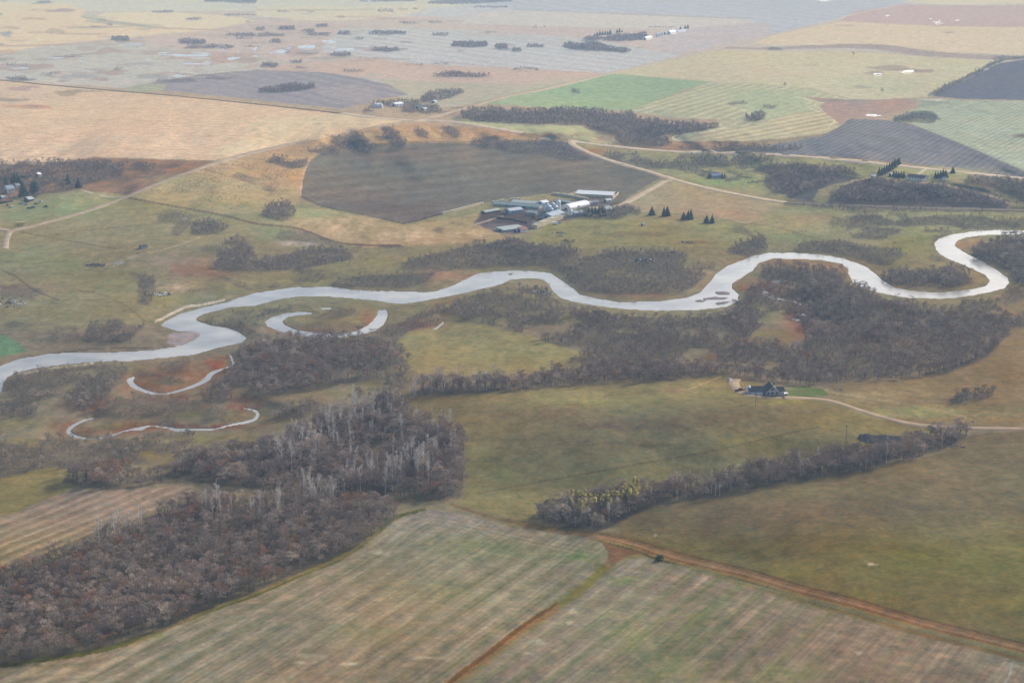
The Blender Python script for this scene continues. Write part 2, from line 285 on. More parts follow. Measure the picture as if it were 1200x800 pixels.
band([(850,56,.8),(900,57,1.4),(955,55,2),(1000,54,2.6),(1045,57,3.5),(1080,62,3.5),(1130,66,2.5),(1172,68,2.2),(1230,67,1.5)], (166,150,140), .95, .8)
for (u, v, a, b, c) in [(1045,80,30,3,(162,146,132)),(1025,86,14,2.2,(166,150,132)),(1075,83,20,2.2,(160,144,130)),(1113,38,7,.8,(176,150,138)),(1010,102,14,1.2,(160,156,130)),(940,76,24,1,(190,180,146)),(990,30,10,1,(190,172,152))]: E(u, v, a, b, c, .85)
P([(566,122),(600,112),(640,104),(700,89),(720,86.5),(832,96),(800,106),(740,129),(700,130),(640,126),(600,123)], (152,164,128), .6)
G(690,105,60,9,(138,158,122),.9); G(700,122,60,5,(150,160,112),.7); G(760,98,30,4,(140,158,124),.7); G(600,118,30,5,(160,166,130),.6)
SW = [(736,130),(832,97),(900,99),(945,104),(1000,118),(962,122),(965,130),(986,146),(975,155),(940,160),(870,166),(790,165),(800,157),(845,148),(840,140),(790,138)]
P(SW, (180,176,138), .5)
stripes(SW, (745,138), (860,105), 24, [((214,206,164), 0), ((168,158,128), .5)], .8, 1.4)
P([(850,104),(960,106),(945,124),(968,134),(900,140),(860,124)], (168,172,134), 4, 1, 6, .75)
P([(905,138),(968,126),(985,145),(975,154),(930,160),(870,165),(800,164),(845,150),(900,148)], (190,176,138), 1, 0, 1, .8)
stripes([(905,138),(968,126),(985,145),(975,154),(930,160),(870,165),(800,164),(845,150),(900,148)], (830,160), (960,136), 26, [((214,202,158), 0), ((164,148,118), .5)], .8, 1.4)
for pts in ([(958,119,.6),(955,124,.6),(966,130,.8),(978,140,.9),(970,150,.8)], [(930,113,.5),(950,118,.6),(945,124,.5),(962,132,.6)], [(840,145,.6),(848,150,.8),(810,157,.7),(790,160,.8),(800,165,.8),(880,164,.6)]): band(pts, (212,206,162), .9)
P([(943,114),(975,115),(1005,118),(1060,116),(1075,117),(1072,126),(1050,130),(1025,138),(992,138),(986,146),(972,136),(962,127),(968,121)], (168,142,126), 1, .8)
G(1045,122,20,5,(184,146,118),.8); G(1000,122,16,3,(150,134,124),.7); E(990,118,26,1.4,(140,128,118),.8)
DK = [(860,176),(915,168),(962,160),(985,148),(996,139),(1040,141),(1068,146),(1100,158),(1150,178),(1200,201),(1450,300),(1450,225),(1200,210),(1110,196),(1000,185),(900,180)]
P(DK, (124,121,120), .4)
stripes(DK, (920,172), (980,147), 10.5, [((108,108,112), 0), ((140,136,134), .5)], .75, .8, seed=2, wob=.05)
GR = [(1062,142),(1060,133),(1075,127),(1080,121),(1092,117),(1200,119),(1450,123),(1450,300),(1200,200),(1130,170),(1068,145)]
P(GR, (166,170,142), .5)
stripes(GR, (1100,160), (1160,135), 10.5, [((186,188,158), 0), ((142,142,124), .5)], .75, .8, seed=4, wob=.05)
P([(1062,116),(1100,116),(1115,117),(1112,121),(1074,127),(1078,119)], (150,152,132), 1, .6)
P([(1074,116.3),(1100,116.0),(1113,117.5),(1100,118.6)], (208,196,170), .3)
E(1075,138,30,6,(104,110,106),.9); E(1078,141,26,2,(150,142,110),.7); E(1198,160,14,2.6,(130,118,108),.8)
BL = [(1092,113),(1110,104),(1140,90),(1172,74),(1200,70),(1450,66),(1450,120),(1200,117.5),(1130,116)]
P(BL, (113,114,120), .4)
band([(1088,112,1.6),(1110,102,2),(1130,92,2),(1150,82,1.6),(1172,71,1.4),(1210,67,1)], (130,128,118), .9, .8)
# --- north valley wall and the brown bottom field
P([(-260,196),(50,194),(110,185),(180,187),(250,189),(228,200),(190,213),(150,229),(92,222),(0,232),(-260,240)], (142,112,92), 1, 1)
G(60,212,60,8,(110,108,96),.6); G(180,196,40,6,(140,104,82),.7); G(215,200,30,4,(150,106,80),.6); G(115,205,30,8,(148,106,82),.7); G(25,207,40,4,(128,126,96),.6)
P([(150,230),(190,214),(228,201),(250,190),(300,179),(360,167),(430,151),(480,144),(540,148),(600,156),(640,166),(560,167),(440,168),(385,177),(362,190),(353,212),(351,230),(320,236),(250,250),(190,240)], (176,146,112), 1, .8)
P([(150,230),(230,202),(300,196),(345,214),(350,238),(320,250),(250,250),(190,242)], (164,146,108), 3, 1, 2)
G(215,212,36,7,(168,156,112),.8); G(240,235,50,8,(160,148,110),.7); G(300,205,44,7,(196,160,118),.7); G(330,215,26,6,(186,138,104),.7); G(262,208,30,5,(190,158,112),.6); G(460,155,70,6,(186,148,112),.6); G(530,152,50,4,(190,150,112),.7); G(420,160,40,4,(196,170,122),.6); G(510,158,30,3,(200,172,126),.6); G(580,156,30,4,(176,134,108),.8); G(300,186,50,4,(180,156,118),.7)
for pts in ([(232,196,1),(262,205,1.2),(300,216,1)], [(285,196,.8),(310,206,1.2),(330,216,1)], [(380,158,1),(402,166,1.4)], [(450,150,1),(462,160,1)], [(505,150,1.2),(520,160,1.5)]): band(pts, (140,110,86), .6, 1)
BF = [(362,190),(372,182),(386,178),(440,170),(500,167),(560,168.5),(640,172),(700,184),(740,194),(781,205),(760,216),(735,232),(726,240),(700,236),(650,226),(600,232),(566,238),(520,250),(478,261),(460,259),(420,250),(380,242),(356,234),(352,226),(356,205)]
P(BF, (112,108,98), .6)
G(600,190,130,14,(124,118,106),.8); G(500,200,120,16,(112,110,98),.7); G(430,230,80,12,(120,104,94),.7); G(480,180,80,8,(128,108,98),.7); G(450,245,60,8,(106,92,86),.6); G(660,190,60,8,(130,110,98),.6); G(700,215,50,10,(116,108,100),.7); G(620,180,40,5,(112,118,108),.6)
stripes(BF, (400,240), (700,205), 60, [((108,98,90), 0), ((132,120,108), .5)], .45, seed=9, wob=.3)
band([(352,230,.8),(380,242,.8),(420,250,.9),(460,259,.9),(478,261,.9),(520,250,.9),(566,239,.8)], (88,82,80), .8)
band([(362,188,.6),(355,206,.6),(352,229,.6)], (206,176,144), .8); band([(386,177,.6),(440,169,.7),(520,166,.7),(600,168,.7)], (112,88,76), .6)
# north side between the roads
P([(560,140),(600,146),(680,148),(700,155),(722,164),(715,170),(660,163),(600,153),(560,147),(520,139)], (172,170,128), 1, .6)
G(710,162,18,5,(186,150,120),.9); G(640,158,50,3,(130,104,90),.7)
P([(600,168),(640,164),(672,168),(690,180),(740,192),(782,206),(740,195),(690,186),(640,174)], (112,110,108), 1, .6)
P([(672,166),(740,175),(800,179),(900,182),(1000,189),(1200,209),(1200,222),(1130,216),(1090,214),(1000,208),(960,204),(930,232),(860,222),(780,204),(700,182)], (148,142,104), 1, 1)
G(700,178,26,5,(150,104,84),.8); G(740,186,50,6,(128,120,104),.7); G(790,170,40,4,(170,126,100),.8); G(850,168,40,3,(160,126,100),.7); G(810,173,70,3,(150,120,98),.7); G(840,214,30,5,(128,148,98),.9); G(880,212,30,6,(148,150,100),.8); G(820,192,70,4,(148,144,100),.6); G(1000,200,60,4,(160,156,108),.7); G(1100,200,60,4,(170,164,116),.8); G(1130,212,50,4,(168,140,108),.6); G(1160,218,30,5,(160,132,104),.7)
# slopes under the hill farm
P([(905,206),(960,202),(1020,210),(1060,214),(1100,214),(1150,220),(1185,236),(1180,246),(1100,246),(1000,243),(960,238),(925,232)], (102,100,98), 2, 1)
P([(985,217),(1000,210),(1022,207),(1060,211),(1100,214),(1140,222),(1175,232),(1185,240),(1165,232),(1130,222),(1095,216),(1055,213),(1020,209)], (176,150,116), .6, .5)
P([(960,222),(985,214),(1000,212),(982,222),(968,238),(950,238)], (142,130,100), 1, 1); G(1190,215,30,8,(150,128,108),.7)
# pasture by the farm
P([(726,240),(760,222),(788,211),(830,221),(880,232),(918,239),(914,250),(900,262),(870,262),(840,254),(790,250),(755,248)], (164,146,112), 1, .6)
G(830,228,50,6,(166,140,104),.6); G(850,250,50,6,(176,142,110),.7); G(780,225,30,6,(156,138,104),.6)
P([(895,263),(920,240),(1000,243),(1100,247),(1200,250),(1450,256),(1450,262),(1140,270),(1100,275),(1010,290),(900,295),(880,290),(870,276)], (150,144,104), 2, 1)
G(935,262,40,10,(178,160,112),.8); G(930,278,36,6,(140,152,98),.8); G(955,255,30,5,(160,130,100),.8); G(1075,275,22,18,(140,142,92),.8); G(1060,296,30,14,(142,144,92),.8); G(905,255,10,10,(150,150,106),.9)
P([(560,252),(640,236),(700,232),(722,240),(690,250),(670,258),(600,275),(566,270),(552,262)], (112,108,102), 2, 1.5, 1)
P([(566,250),(600,247),(640,252),(645,258),(620,266),(590,262),(560,262)], (98,93,88), 2, 1.5)
G(675,247,14,3,(150,160,112),.8); G(648,254,14,2.5,(160,130,116),.7); G(690,240,14,3,(108,98,96),.8); G(612,273,16,3,(172,138,120),.7); G(660,262,40,2,(176,160,146),.5)
# north flood plain, left
P([(-260,238),(0,233),(40,240),(95,224),(150,231),(190,242),(250,250),(350,262),(400,300),(330,325),(200,350),(120,385),(0,385),(-260,400)], (146,138,100), 2, 1)
G(80,245,50,9,(132,146,104),1); G(20,255,40,6,(136,146,106),.9); G(20,300,40,14,(132,142,98),.9); G(60,310,60,10,(132,140,96),.7); G(160,270,90,14,(148,142,106),.7); G(200,240,80,8,(154,144,98),.7); G(120,330,70,14,(142,138,90),.8); G(170,300,60,8,(138,134,96),.6); G(210,305,40,8,(166,142,108),.9); G(230,315,40,8,(150,122,92),.9); G(205,336,30,6,(196,172,132),1); G(180,350,40,6,(146,140,88),.9); G(60,365,60,12,(150,136,92),.8); G(30,340,40,8,(160,138,106),.9); G(110,360,60,10,(146,140,90),.7); G(280,240,50,5,(150,138,96),.8); G(245,322,40,6,(138,110,88),.7)
P([(-260,392),(0,391),(16,398),(32,410),(15,416),(0,418),(-260,428)], (116,142,100), .6, .3)
P([(325,256),(345,243),(380,245),(420,253),(478,264),(540,254),(566,248),(556,262),(590,275),(620,280),(540,285),(480,288),(420,290),(380,280)], (164,146,104), 2, 1.2)
for (u, v, a, b) in ((400,262,50,9),(470,275,60,7),(540,275,40,6),(440,282,40,4),(375,270,30,6),(520,284,30,3)): G(u, v, a, b, (200,174,130), .9, 1.6)
G(350,285,20,3,(196,180,164),.8,2); G(395,300,16,4,(176,156,144),.8,2); G(450,308,60,8,(148,144,96),.9); G(360,250,40,5,(148,150,104),.8); G(320,272,20,7,(140,146,100),.8); G(310,210,40,6,(178,142,108),.5); G(330,300,50,8,(134,126,98),.6); G(360,330,50,5,(146,142,94),.8); G(315,325,30,6,(146,142,94),.7); G(260,335,30,6,(144,138,92),.8)
P([(620,280),(640,262),(700,254),(780,258),(860,262),(900,268),(880,292),(840,290),(740,288),(680,292),(640,290)], (148,142,96), 2, 1)
G(745,274,46,3,(116,100,84),.8); G(700,266,30,2,(110,98,82),.6); G(790,268,20,3,(118,112,80),.6); G(820,284,20,2,(130,96,76),.8); G(860,280,40,5,(144,144,98),.7); G(660,275,30,6,(138,136,90),.7); G(780,255,40,3,(150,132,98),.6)
# gravel and straw banks by the river
G(515,322,34,7,(160,128,96),1); G(545,325,22,5,(170,134,100),.9); G(480,334,40,4,(150,132,96),.9); G(620,333,30,5,(164,146,110),.9); G(600,346,40,6,(140,134,92),.7); G(820,322,30,10,(176,148,104),1); G(800,334,40,5,(168,138,100),.9); G(750,346,60,4,(150,128,98),.9); G(690,340,30,3,(140,128,96),.7)
G(900,306,50,4,(160,136,96),1); G(950,312,50,5,(160,136,98),1); G(985,316,14,5,(168,142,106),.9); G(885,335,30,6,(158,116,84),.9); G(870,330,14,5,(160,140,108),.8); G(1050,336,70,4,(168,144,100),.9); G(1130,320,24,8,(160,140,96),.9); G(1150,328,14,5,(150,134,92),.8); G(1145,283,20,6,(186,152,112),1); G(1125,287,12,6,(180,144,104),.9); G(1160,278,20,3,(150,142,100),.8)
E(842,349,20,8,(150,140,132),.9); E(835,352,16,1.6,(146,138,128),.8); G(655,348,14,1.5,(190,180,166),.7); E(215,396,20,8,(160,150,138),.9)
band([(182,376.5,1.2),(190,373,1.4),(217,360,1.4),(240,356.5,1.2),(264,351,1)], (206,188,156), .9, .5)
band([(20,424,.7),(100,409.5,.6),(180,408,.6)], (70,66,60), .5); band([(20,438.5,1),(60,431.5,1.2),(110,425.5,1)], (190,174,150), .8, .4)
# the pasture in the loop, left meadows
P([(462,400),(480,388),(530,377),(580,381),(620,392),(655,405),(690,415),(692,428),(650,434),(600,438),(520,441),(490,436),(474,420)], (152,142,94), 2, 1)
G(600,415,60,14,(150,146,94),.8); G(520,405,40,12,(156,146,98),.6); G(480,430,20,8,(160,146,96),.7)
G(385,372,50,8,(150,134,92),1); G(345,362,40,5,(140,130,92),.8); G(420,368,20,8,(156,136,92),.8); G(432,374,7,9,(160,108,80),.9); G(360,387,40,2.5,(160,112,80),.9); G(325,385,16,6,(140,112,84),.7); G(475,368,30,8,(140,130,92),.7); G(490,380,26,6,(140,88,66),.8); G(520,362,14,10,(132,96,76),.7); G(550,392,30,6,(140,132,90),.6)
# red marsh round the creeks
for (u, v, a, b, c) in [(175,440,24,7,(139,102,76)),(200,450,34,8,(146,103,73)),(245,428,26,7,(146,92,69)),(258,424,14,6,(152,96,70)),(170,452,22,7,(143,107,77)),(150,448,8,10,(146,111,80)),(235,442,20,5,(143,106,79)),(200,434,30,5,(117,94,76)),(240,467,60,5,(123,85,69)),(270,478,40,5,(132,93,73)),(98,476,22,8,(127,92,72)),(75,500,16,8,(134,94,72)),(100,505,30,5,(139,106,79)),(150,503,30,4,(139,90,69)),(200,499,40,3,(146,96,72)),(250,500,50,3.5,(139,92,70)),(175,498,40,4,(139,100,76)),(210,503,30,3,(146,111,80)),(115,470,14,6,(132,85,67)),(330,450,10,3,(139,118,83)),(280,490,24,4,(143,111,80))]: G(u, v, a, b, c, .8, 1.6)
G(200,449,22,4,(122,122,78),.8); G(130,500,26,4,(122,122,80),.8); G(230,486,50,6,(120,118,80),.7); G(70,430,50,5,(136,132,88),.7); G(130,432,50,6,(140,134,90),.8); G(20,495,30,8,(138,128,80),.9); G(40,520,40,7,(140,130,80),.8); G(180,530,60,8,(134,120,78),.8); G(250,515,70,6,(142,130,82),.9); G(330,490,60,6,(140,124,84),.9); G(400,460,60,5,(142,132,84),.9); G(360,468,40,5,(150,128,90),.7); G(60,545,50,5,(136,126,82),.6); G(440,450,30,4,(146,134,84),.8)
for (u, v, a, b, c) in [(910,340,24,5,(150,96,72)),(932,372,14,12,(150,104,84)),(938,390,14,9,(160,110,86)),(900,335,14,5,(160,112,80)),(925,395,16,5,(150,124,84)),(900,392,26,6,(140,128,84)),(870,400,30,5,(130,110,80)),(835,420,16,5,(130,104,78)),(950,345,14,5,(140,100,76))]: G(u, v, a, b, c, .9)
# --- near side: rolling pasture
RP = [(474,480),(482,468),(500,460),(560,457),(640,453),(720,448),(800,443),(848,440),(900,452),(960,466),(1000,476),(1040,489),(1080,497),(1130,503),(1100,512),(1000,530),(900,552),(800,572),(720,585),(660,590),(650,604),(620,610),(580,604),(540,592),(548,560),(544,520),(538,496),(520,490),(490,492)]
P(RP, (132,124,86), 1.5, .6)
for (u, v, a, b, c, k) in [(700,470,90,8,(148,142,86),.8),(640,485,60,9,(130,114,84),.8),(560,465,60,8,(142,126,86),.7),(620,500,70,10,(132,118,84),.7),(680,500,60,8,(140,136,84),.7),(560,500,30,12,(144,132,86),.6),(570,545,26,24,(124,128,84),.9),(600,540,50,14,(112,108,80),.7),(620,570,60,10,(114,110,76),.8),(700,520,90,10,(118,106,80),.8),(760,500,70,8,(118,104,80),.8),(850,490,90,10,(116,104,78),.9),(930,485,60,7,(116,104,78),.7),(820,460,60,6,(148,142,88),.8),(830,450,40,4,(164,150,96),.8),(790,458,20,3,(150,118,90),.8),(740,555,120,8,(128,124,78),.6),(900,520,90,8,(130,126,80),.7),(980,490,50,5,(142,134,80),.8),(930,470,40,3.5,(152,142,80),.8),(1000,500,50,7,(142,134,82),.7),(1060,505,40,4,(156,142,88),.7),(700,505,12,2,(134,146,92),.7),(700,498,60,6,(116,100,84),.6),(560,590,40,6,(140,130,82),.8),(590,555,10,7,(126,142,80),.6)]: G(u, v, a, b, c, k)
for (u, v, a, b) in ((650,462,70,6),(760,452,70,5),(600,580,50,7),(640,590,60,6),(820,545,60,5),(560,525,20,10),(1000,510,60,5)): G(u, v, a, b, (152,146,98), .6)
band([(560,578,.7),(640,563,.8),(740,545,.9),(840,527,.8),(900,513,.7),(960,500,.6)], (104,94,72), .55, .5)
band([(845,441,.6),(822,450,.8),(805,457,.6)], (190,166,116), .6, .4)
RT = [(968,452),(990,447),(1060,444),(1110,438),(1150,420),(1165,400),(1180,388),(1162,350),(1190,335),(1450,330),(1450,500),(1200,501),(1130,500),(1080,496),(1040,486),(1000,474),(968,462)]
P(RT, (142,128,92), 1.5, .6)
for (u, v, a, b, c, k) in [(1050,455,80,8,(134,118,86),.8),(1180,440,60,20,(136,122,84),.8),(1120,480,60,8,(140,130,84),.7),(1180,480,40,10,(130,126,88),.7),(1020,462,40,3.5,(164,150,100),.7),(1100,485,70,5,(168,162,108),1),(1060,482,50,5,(138,146,88),.8),(1150,492,60,3,(160,140,94),.8),(1175,380,20,20,(166,142,98),.7),(1180,350,26,10,(160,146,106),.7),(1200,410,30,20,(150,132,92),.6),(1115,470,10,3,(96,90,72),.8),(985,472,30,4,(150,142,84),.7)]: G(u, v, a, b, c, k)  # small dark spot left of the brush: its cast shadow, painted into the ground
band([(962,455,.8),(985,461,1),(1060,473,1),(1100,481,1.4),(1140,491,1)], (176,164,116), .5, .8)
P([(926,456),(940,452),(965,456),(972,462),(940,466),(924,465)], (104,122,74), 1, .6, 1); G(935,458,20,6,(130,134,90),.6)
P([(722,614),(735,605),(760,592),(820,580),(900,568),(980,556),(1060,542),(1110,528),(1140,508),(1200,505),(1450,505),(1450,822),(1200,764),(1100,738),(1000,711),(900,678),(850,664),(780,644),(730,632)], (127,115,84), 1, .4)
for (u, v, a, b, c, k) in [(920,600,120,12,(130,112,84),.7),(840,620,100,14,(122,106,84),.9),(920,640,100,14,(112,100,78),.9),(1010,640,120,14,(120,108,78),.7),(1090,600,100,16,(122,112,86),.7),(1100,660,120,18,(122,120,78),.8),(1180,560,60,20,(124,116,84),.7),(1180,700,60,20,(132,120,78),.8),(1000,700,60,12,(134,124,72),.7),(800,640,60,8,(128,114,80),.6),(920,670,60,8,(140,130,76),.7),(1100,550,60,8,(128,118,84),.6),(1200,640,60,30,(122,118,84),.7),(1170,690,30,8,(100,92,76),.7),(760,610,30,8,(112,98,76),.7)]: G(u, v, a, b, c, k)
E(1022,661,7,1,(200,188,170),.9); E(1014,657,3,.6,(170,156,140),.7); E(768,627,1.6,1.1,(206,198,186),.9)
# dark litter under the gully trees and ditch
band([(1010,706,2.5),(900,676,2.5),(800,652,3)], (140,124,76), .0)
DT = [(528,590,1.2),(560,601,1.8),(620,615,3),(660,622,4),(700,628,6),(740,636,8),(775,647,9),(820,661,8),(880,678,8),(940,696,8),(1000,712,8),(1080,736,9),(1140,751,9),(1200,766,9),(1450,830,10)]
band(DT, (124,106,78), .95, 1, 1)
band([(640,622,1),(700,628,3),(740,637,4),(775,648,5),(820,660,5),(880,674,5),(940,692,5.5),(1000,707,5.5),(1080,730,6),(1140,745,6),(1200,760,6),(1450,824,7)], (140,114,90), .9, 1.6, 1)
for dv, c, wd in ((-6.2,(110,90,74),1.3),(-2.8,(136,104,84),.8),(0,(172,128,94),1.3),(3,(134,94,72),1.2),(5.4,(150,128,84),1.3),(8.6,(76,74,58),1.0)):
    band([(700,628 + dv * .55, wd * .6),(740,637 + dv * .8, wd),(775,648 + dv, wd),(820,660 + dv, wd),(880,674 + dv, wd),(940,692 + dv, wd),(1000,707 + dv, wd),(1080,730 + dv, wd),(1140,745 + dv, wd),(1200,760 + dv, wd),(1450,824 + dv, wd)], c, .8, .9)
P([(704,632),(722,640),(745,645),(770,649),(740,650),(728,656),(716,664),(710,650)], (130,98,80), .6, .8, 1)
# --- striped fields
FL = [(-260,830),(0,781),(60,772),(130,760),(180,744),(240,720),(300,699),(350,678),(400,657),(440,630),(462,612),(478,602),(505,597),(525,598),(560,607),(600,618),(640,623),(680,628),(705,636),(713,648),(708,660),(690,674),(660,694),(620,724),(580,756),(530,800),(460,870),(420,1000),(-260,1000)]
P(FL, (150,136,116), .8, .4)
G(200,770,160,20,(148,134,118),.9); G(400,680,80,20,(148,134,116),.9); G(330,770,60,20,(144,126,106),.7)
stripes(FL, (310,760), (440,682), 12.5, [((120,118,92), 0), ((172,158,134), .42), ((140,128,112), .72)], .8, .8, seed=12, wob=.2, rows=1.0)
stripes(FL, (310,760), (440,682), 3.1, [((172,158,136), 0), ((126,114,98), .5)], .14, 1.2, seed=13, wob=.25, soft=0)
for (u, v, a, b, c, k) in [(560,640,70,14,(122,132,92),.6),(500,690,70,20,(132,130,94),.5),(620,650,50,10,(118,130,94),.5),(420,740,60,14,(130,130,92),.5),(680,650,16,8,(122,140,88),.7),(640,635,50,5,(128,124,104),.8),(660,640,30,8,(128,120,108),.6),(300,720,60,10,(150,136,118),.6),(380,690,60,8,(146,130,116),.5),(460,640,40,12,(148,132,118),.6),(200,740,50,8,(150,136,120),.6),(340,790,60,12,(140,120,102),.6)]: G(u, v, a, b, c, k)
_hd = [(0,784),(60,775),(130,763),(180,747),(240,723),(300,702),(350,681),(400,660),(440,633),(478,606),(505,600),(560,610),(620,624),(690,638)]
for k in range(6):
    band([(u + k * 2.2 * (u < 470), v + 3 + k * 4.2 * (1 if u < 500 else .55), .55) for u, v in _hd], ((170,156,134), (128,120,100))[k % 2], .42, .5)
for (u, v, a, b) in ((445,647,10,2.4),(366,768,14,3.6),(352,776,8,2),(410,777,12,2),(500,770,16,2)): G(u, v, a, b, (202,188,160), .9, 1.2)
band([(505,599,.6),(560,612,1),(620,626,1.4),(670,636,1.2),(694,648,1)], (146,130,116), .6, .6)
FR = [(545,800),(600,758),(640,728),(680,696),(705,676),(722,662),(738,654),(760,655),(800,664),(860,684),(920,702),(1000,724),(1080,746),(1140,760),(1200,776),(1450,850),(1450,1000),(440,1000),(475,870)]
P(FR, (148,132,116), .8, .4)
G(760,670,60,9,(124,114,102),.9); G(830,690,80,10,(134,122,106),.7); G(1000,740,120,10,(138,122,106),.7)
stripes(FR, (662,785), (755,715), 12.5, [((120,126,92), 0), ((166,150,128), .4), ((138,122,110), .7)], .75, .8, seed=21, wob=.2, rows=1.0)
stripes(FR, (662,785), (755,715), 3.1, [((172,158,136), 0), ((126,114,98), .5)], .14, 1.2, seed=22, wob=.25, soft=0)
for (u, v, a, b, c, k) in [(780,760,50,30,(118,132,88),.4),(820,730,30,20,(118,134,86),.45),(760,790,60,12,(118,132,88),.35),(700,720,40,20,(130,128,100),.4),(640,760,40,16,(146,134,116),.5),(930,790,50,12,(116,130,80),.5),(1000,760,120,16,(138,120,108),.6),(1100,790,80,10,(132,116,104),.6),(860,705,50,8,(118,124,96),.5),(730,680,20,5,(120,134,84),.6),(1150,775,60,5,(120,120,106),.7),(740,745,30,30,(120,130,86),.3)]: G(u, v, a, b, c, k)
_hd = [(722,664),(745,659),(790,667),(860,688),(920,706),(1000,728),(1080,750),(1200,780)]
for k in range(5):
    band([(u - k * 2, v + 2 + k * 4.2, .55) for u, v in _hd], ((168,152,132), (126,118,102))[k % 2], .42, .5)
for (u, v, a, b) in ((632,752,7,3.5),(664,729,8,3),(676,716,10,3),(620,765,6,1.5),(978,745,3,1.5),(1007,765,5,2.5)): G(u, v, a, b, (206,192,164), .85, 1.5)
band([(760,656,.8),(820,668,1.2),(900,690,1.6),(1000,716,1.8),(1080,738,1.8),(1200,768,2)], (138,136,108), .7, .8)
band([(1178,800,.9),(1183,790,1.1),(1186,777,.9)], (158,156,156), .7, .8)
band([(1165,775,.7),(1185,774,.8),(1210,776,.8)], (104,98,84), .5, .8)
band([(524,802,4.5),(545,787,4.5),(575,765,4.5),(610,738,4),(640,720,3.5),(672,697,3),(690,683,3),(708,668,3),(716,660,4)], (146,114,84), .9, 1.6)
band([(520,806,2),(541,788,2),(575,763,2),(610,735,2),(655,705,1.5)], (112,76,56), .6, 1); band([(655,710,3.5),(680,692,4),(695,678,4),(708,664,3)], (136,126,74), .8, 1.6); G(704,664,8,6,(88,92,62),.8)
# --- left field and its surroundings
P([(-260,570),(0,560),(40,550),(70,545),(95,552),(85,570),(70,585),(20,600),(-260,640)], (138,126,82), 1, .8)
LF = [(-260,640),(0,606),(20,600),(60,582),(90,572),(130,574),(180,572),(228,565),(222,580),(170,602),(110,624),(60,648),(0,672),(-260,750)]
P(LF, (152,133,108), .8, .5)
stripes(LF, (10,650), (120,605), 9, [((172,152,124), 0), ((122,112,90), .5)], .75, 1.0, seed=31, wob=.2, rows=1.0)
stripes(LF, (10,650), (120,605), 3.1, [((172,158,136), 0), ((126,114,98), .5)], .14, 1.2, seed=32, wob=.25, soft=0)
band([(-60,696,1.5),(0,671,1.4),(60,646,1.2),(110,624,1),(150,607,.8)], (104,94,76), .7, .8); G(90,570,30,4,(120,122,82),.8)
# strip between the wood and the field
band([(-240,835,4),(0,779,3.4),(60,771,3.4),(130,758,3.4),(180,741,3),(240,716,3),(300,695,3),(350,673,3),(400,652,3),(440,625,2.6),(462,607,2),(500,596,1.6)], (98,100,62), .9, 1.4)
band([(150,757,2),(200,734,2.6),(240,715,2.6),(300,693,2.2),(350,672,2),(400,652,2),(445,622,2)], (158,134,98), .6, 1.8)
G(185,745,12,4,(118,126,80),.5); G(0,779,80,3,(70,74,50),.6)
# cattle paths, wet lines
for pts, c, wd, k in [([(150,232),(200,241),(260,252),(300,262),(350,268),(400,285),(470,288)], (112,100,84), 1.2, .8), ([(25,272),(80,282),(140,292)], (110,108,80), .6, .6), ([(60,276),(120,268),(190,262)], (116,108,84), .5, .5), ([(115,312),(140,306),(165,298),(200,290),(235,278)], (176,160,124), .9, .7), ([(0,315),(20,325),(40,340),(70,352)], (104,98,78), .8, .7), ([(90,340),(120,345),(150,360),(170,376)], (118,108,80), .8, .6), ([(700,262),(740,264),(800,268)], (130,122,92), .6, .6), ([(860,262),(900,264),(960,280),(1000,285)], (120,108,86), .6, .5), ([(475,432),(520,424),(600,428)], (150,140,96), .8, .4), ([(590,253),(560,262),(550,265)], (190,168,140), 1, .7), ([(640,262),(700,254),(740,256),(800,262)], (150,136,108), .8, .5), ([(300,500),(240,520),(190,545)], (128,112,76), 1.4, .6), ([(380,462),(330,490),(300,500)], (150,124,92), 1.2, .6)]:
    band([(p[0], p[1], wd) for p in pts], c, k, .5)
# --- reading correction: what the eye took for tan is greyer in the photograph, more so far away
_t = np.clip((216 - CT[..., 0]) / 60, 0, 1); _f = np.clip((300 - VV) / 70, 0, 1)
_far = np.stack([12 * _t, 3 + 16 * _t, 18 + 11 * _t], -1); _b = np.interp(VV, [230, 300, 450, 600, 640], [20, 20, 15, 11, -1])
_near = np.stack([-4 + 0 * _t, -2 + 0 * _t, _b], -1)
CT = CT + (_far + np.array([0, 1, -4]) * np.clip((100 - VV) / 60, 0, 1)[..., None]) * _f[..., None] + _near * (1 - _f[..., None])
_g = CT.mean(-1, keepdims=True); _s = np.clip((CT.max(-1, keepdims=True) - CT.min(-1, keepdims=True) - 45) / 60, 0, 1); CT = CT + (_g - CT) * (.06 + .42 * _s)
_q = random.Random(77)
for k in range(46):
    u0, v0, du, dv = _q.choice([(480, 470, 560, 90), (760, 560, 440, 150), (980, 440, 220, 60), (0, 245, 260, 120), (620, 262, 260, 26), (470, 385, 200, 45)])
    a, b_ = u0 + _q.random() * du, v0 + _q.random() * dv; L_ = _q.uniform(20, 70); sl = _q.uniform(-.25, .12)
    band([(a, b_, .35), (a + L_ * .5, b_ + L_ * sl * .5 + _q.uniform(-2, 2), .5), (a + L_, b_ + L_ * sl, .35)], _q.choice([(112, 102, 86), (160, 148, 118), (108, 110, 84)]), _q.uniform(.18, .42), .8)
for (u, v, a, b) in ((700,462,120,8),(610,585,70,9),(1000,485,90,7),(1080,455,60,8),(1150,620,70,20),(960,575,70,8),(60,300,60,10),(130,350,70,8),(700,275,60,5),(420,315,50,5)): G(u, v, a, b, (152,145,112) if v > 400 else (156,150,122), .42, .8)
for (u, v, a, b) in ((330,188,30,4),(300,200,26,5),(345,205,10,10),(420,166,40,3),(480,160,40,4),(540,156,40,4),(600,160,40,3)): G(u, v, a, b, (192,162,128), .55, 1)
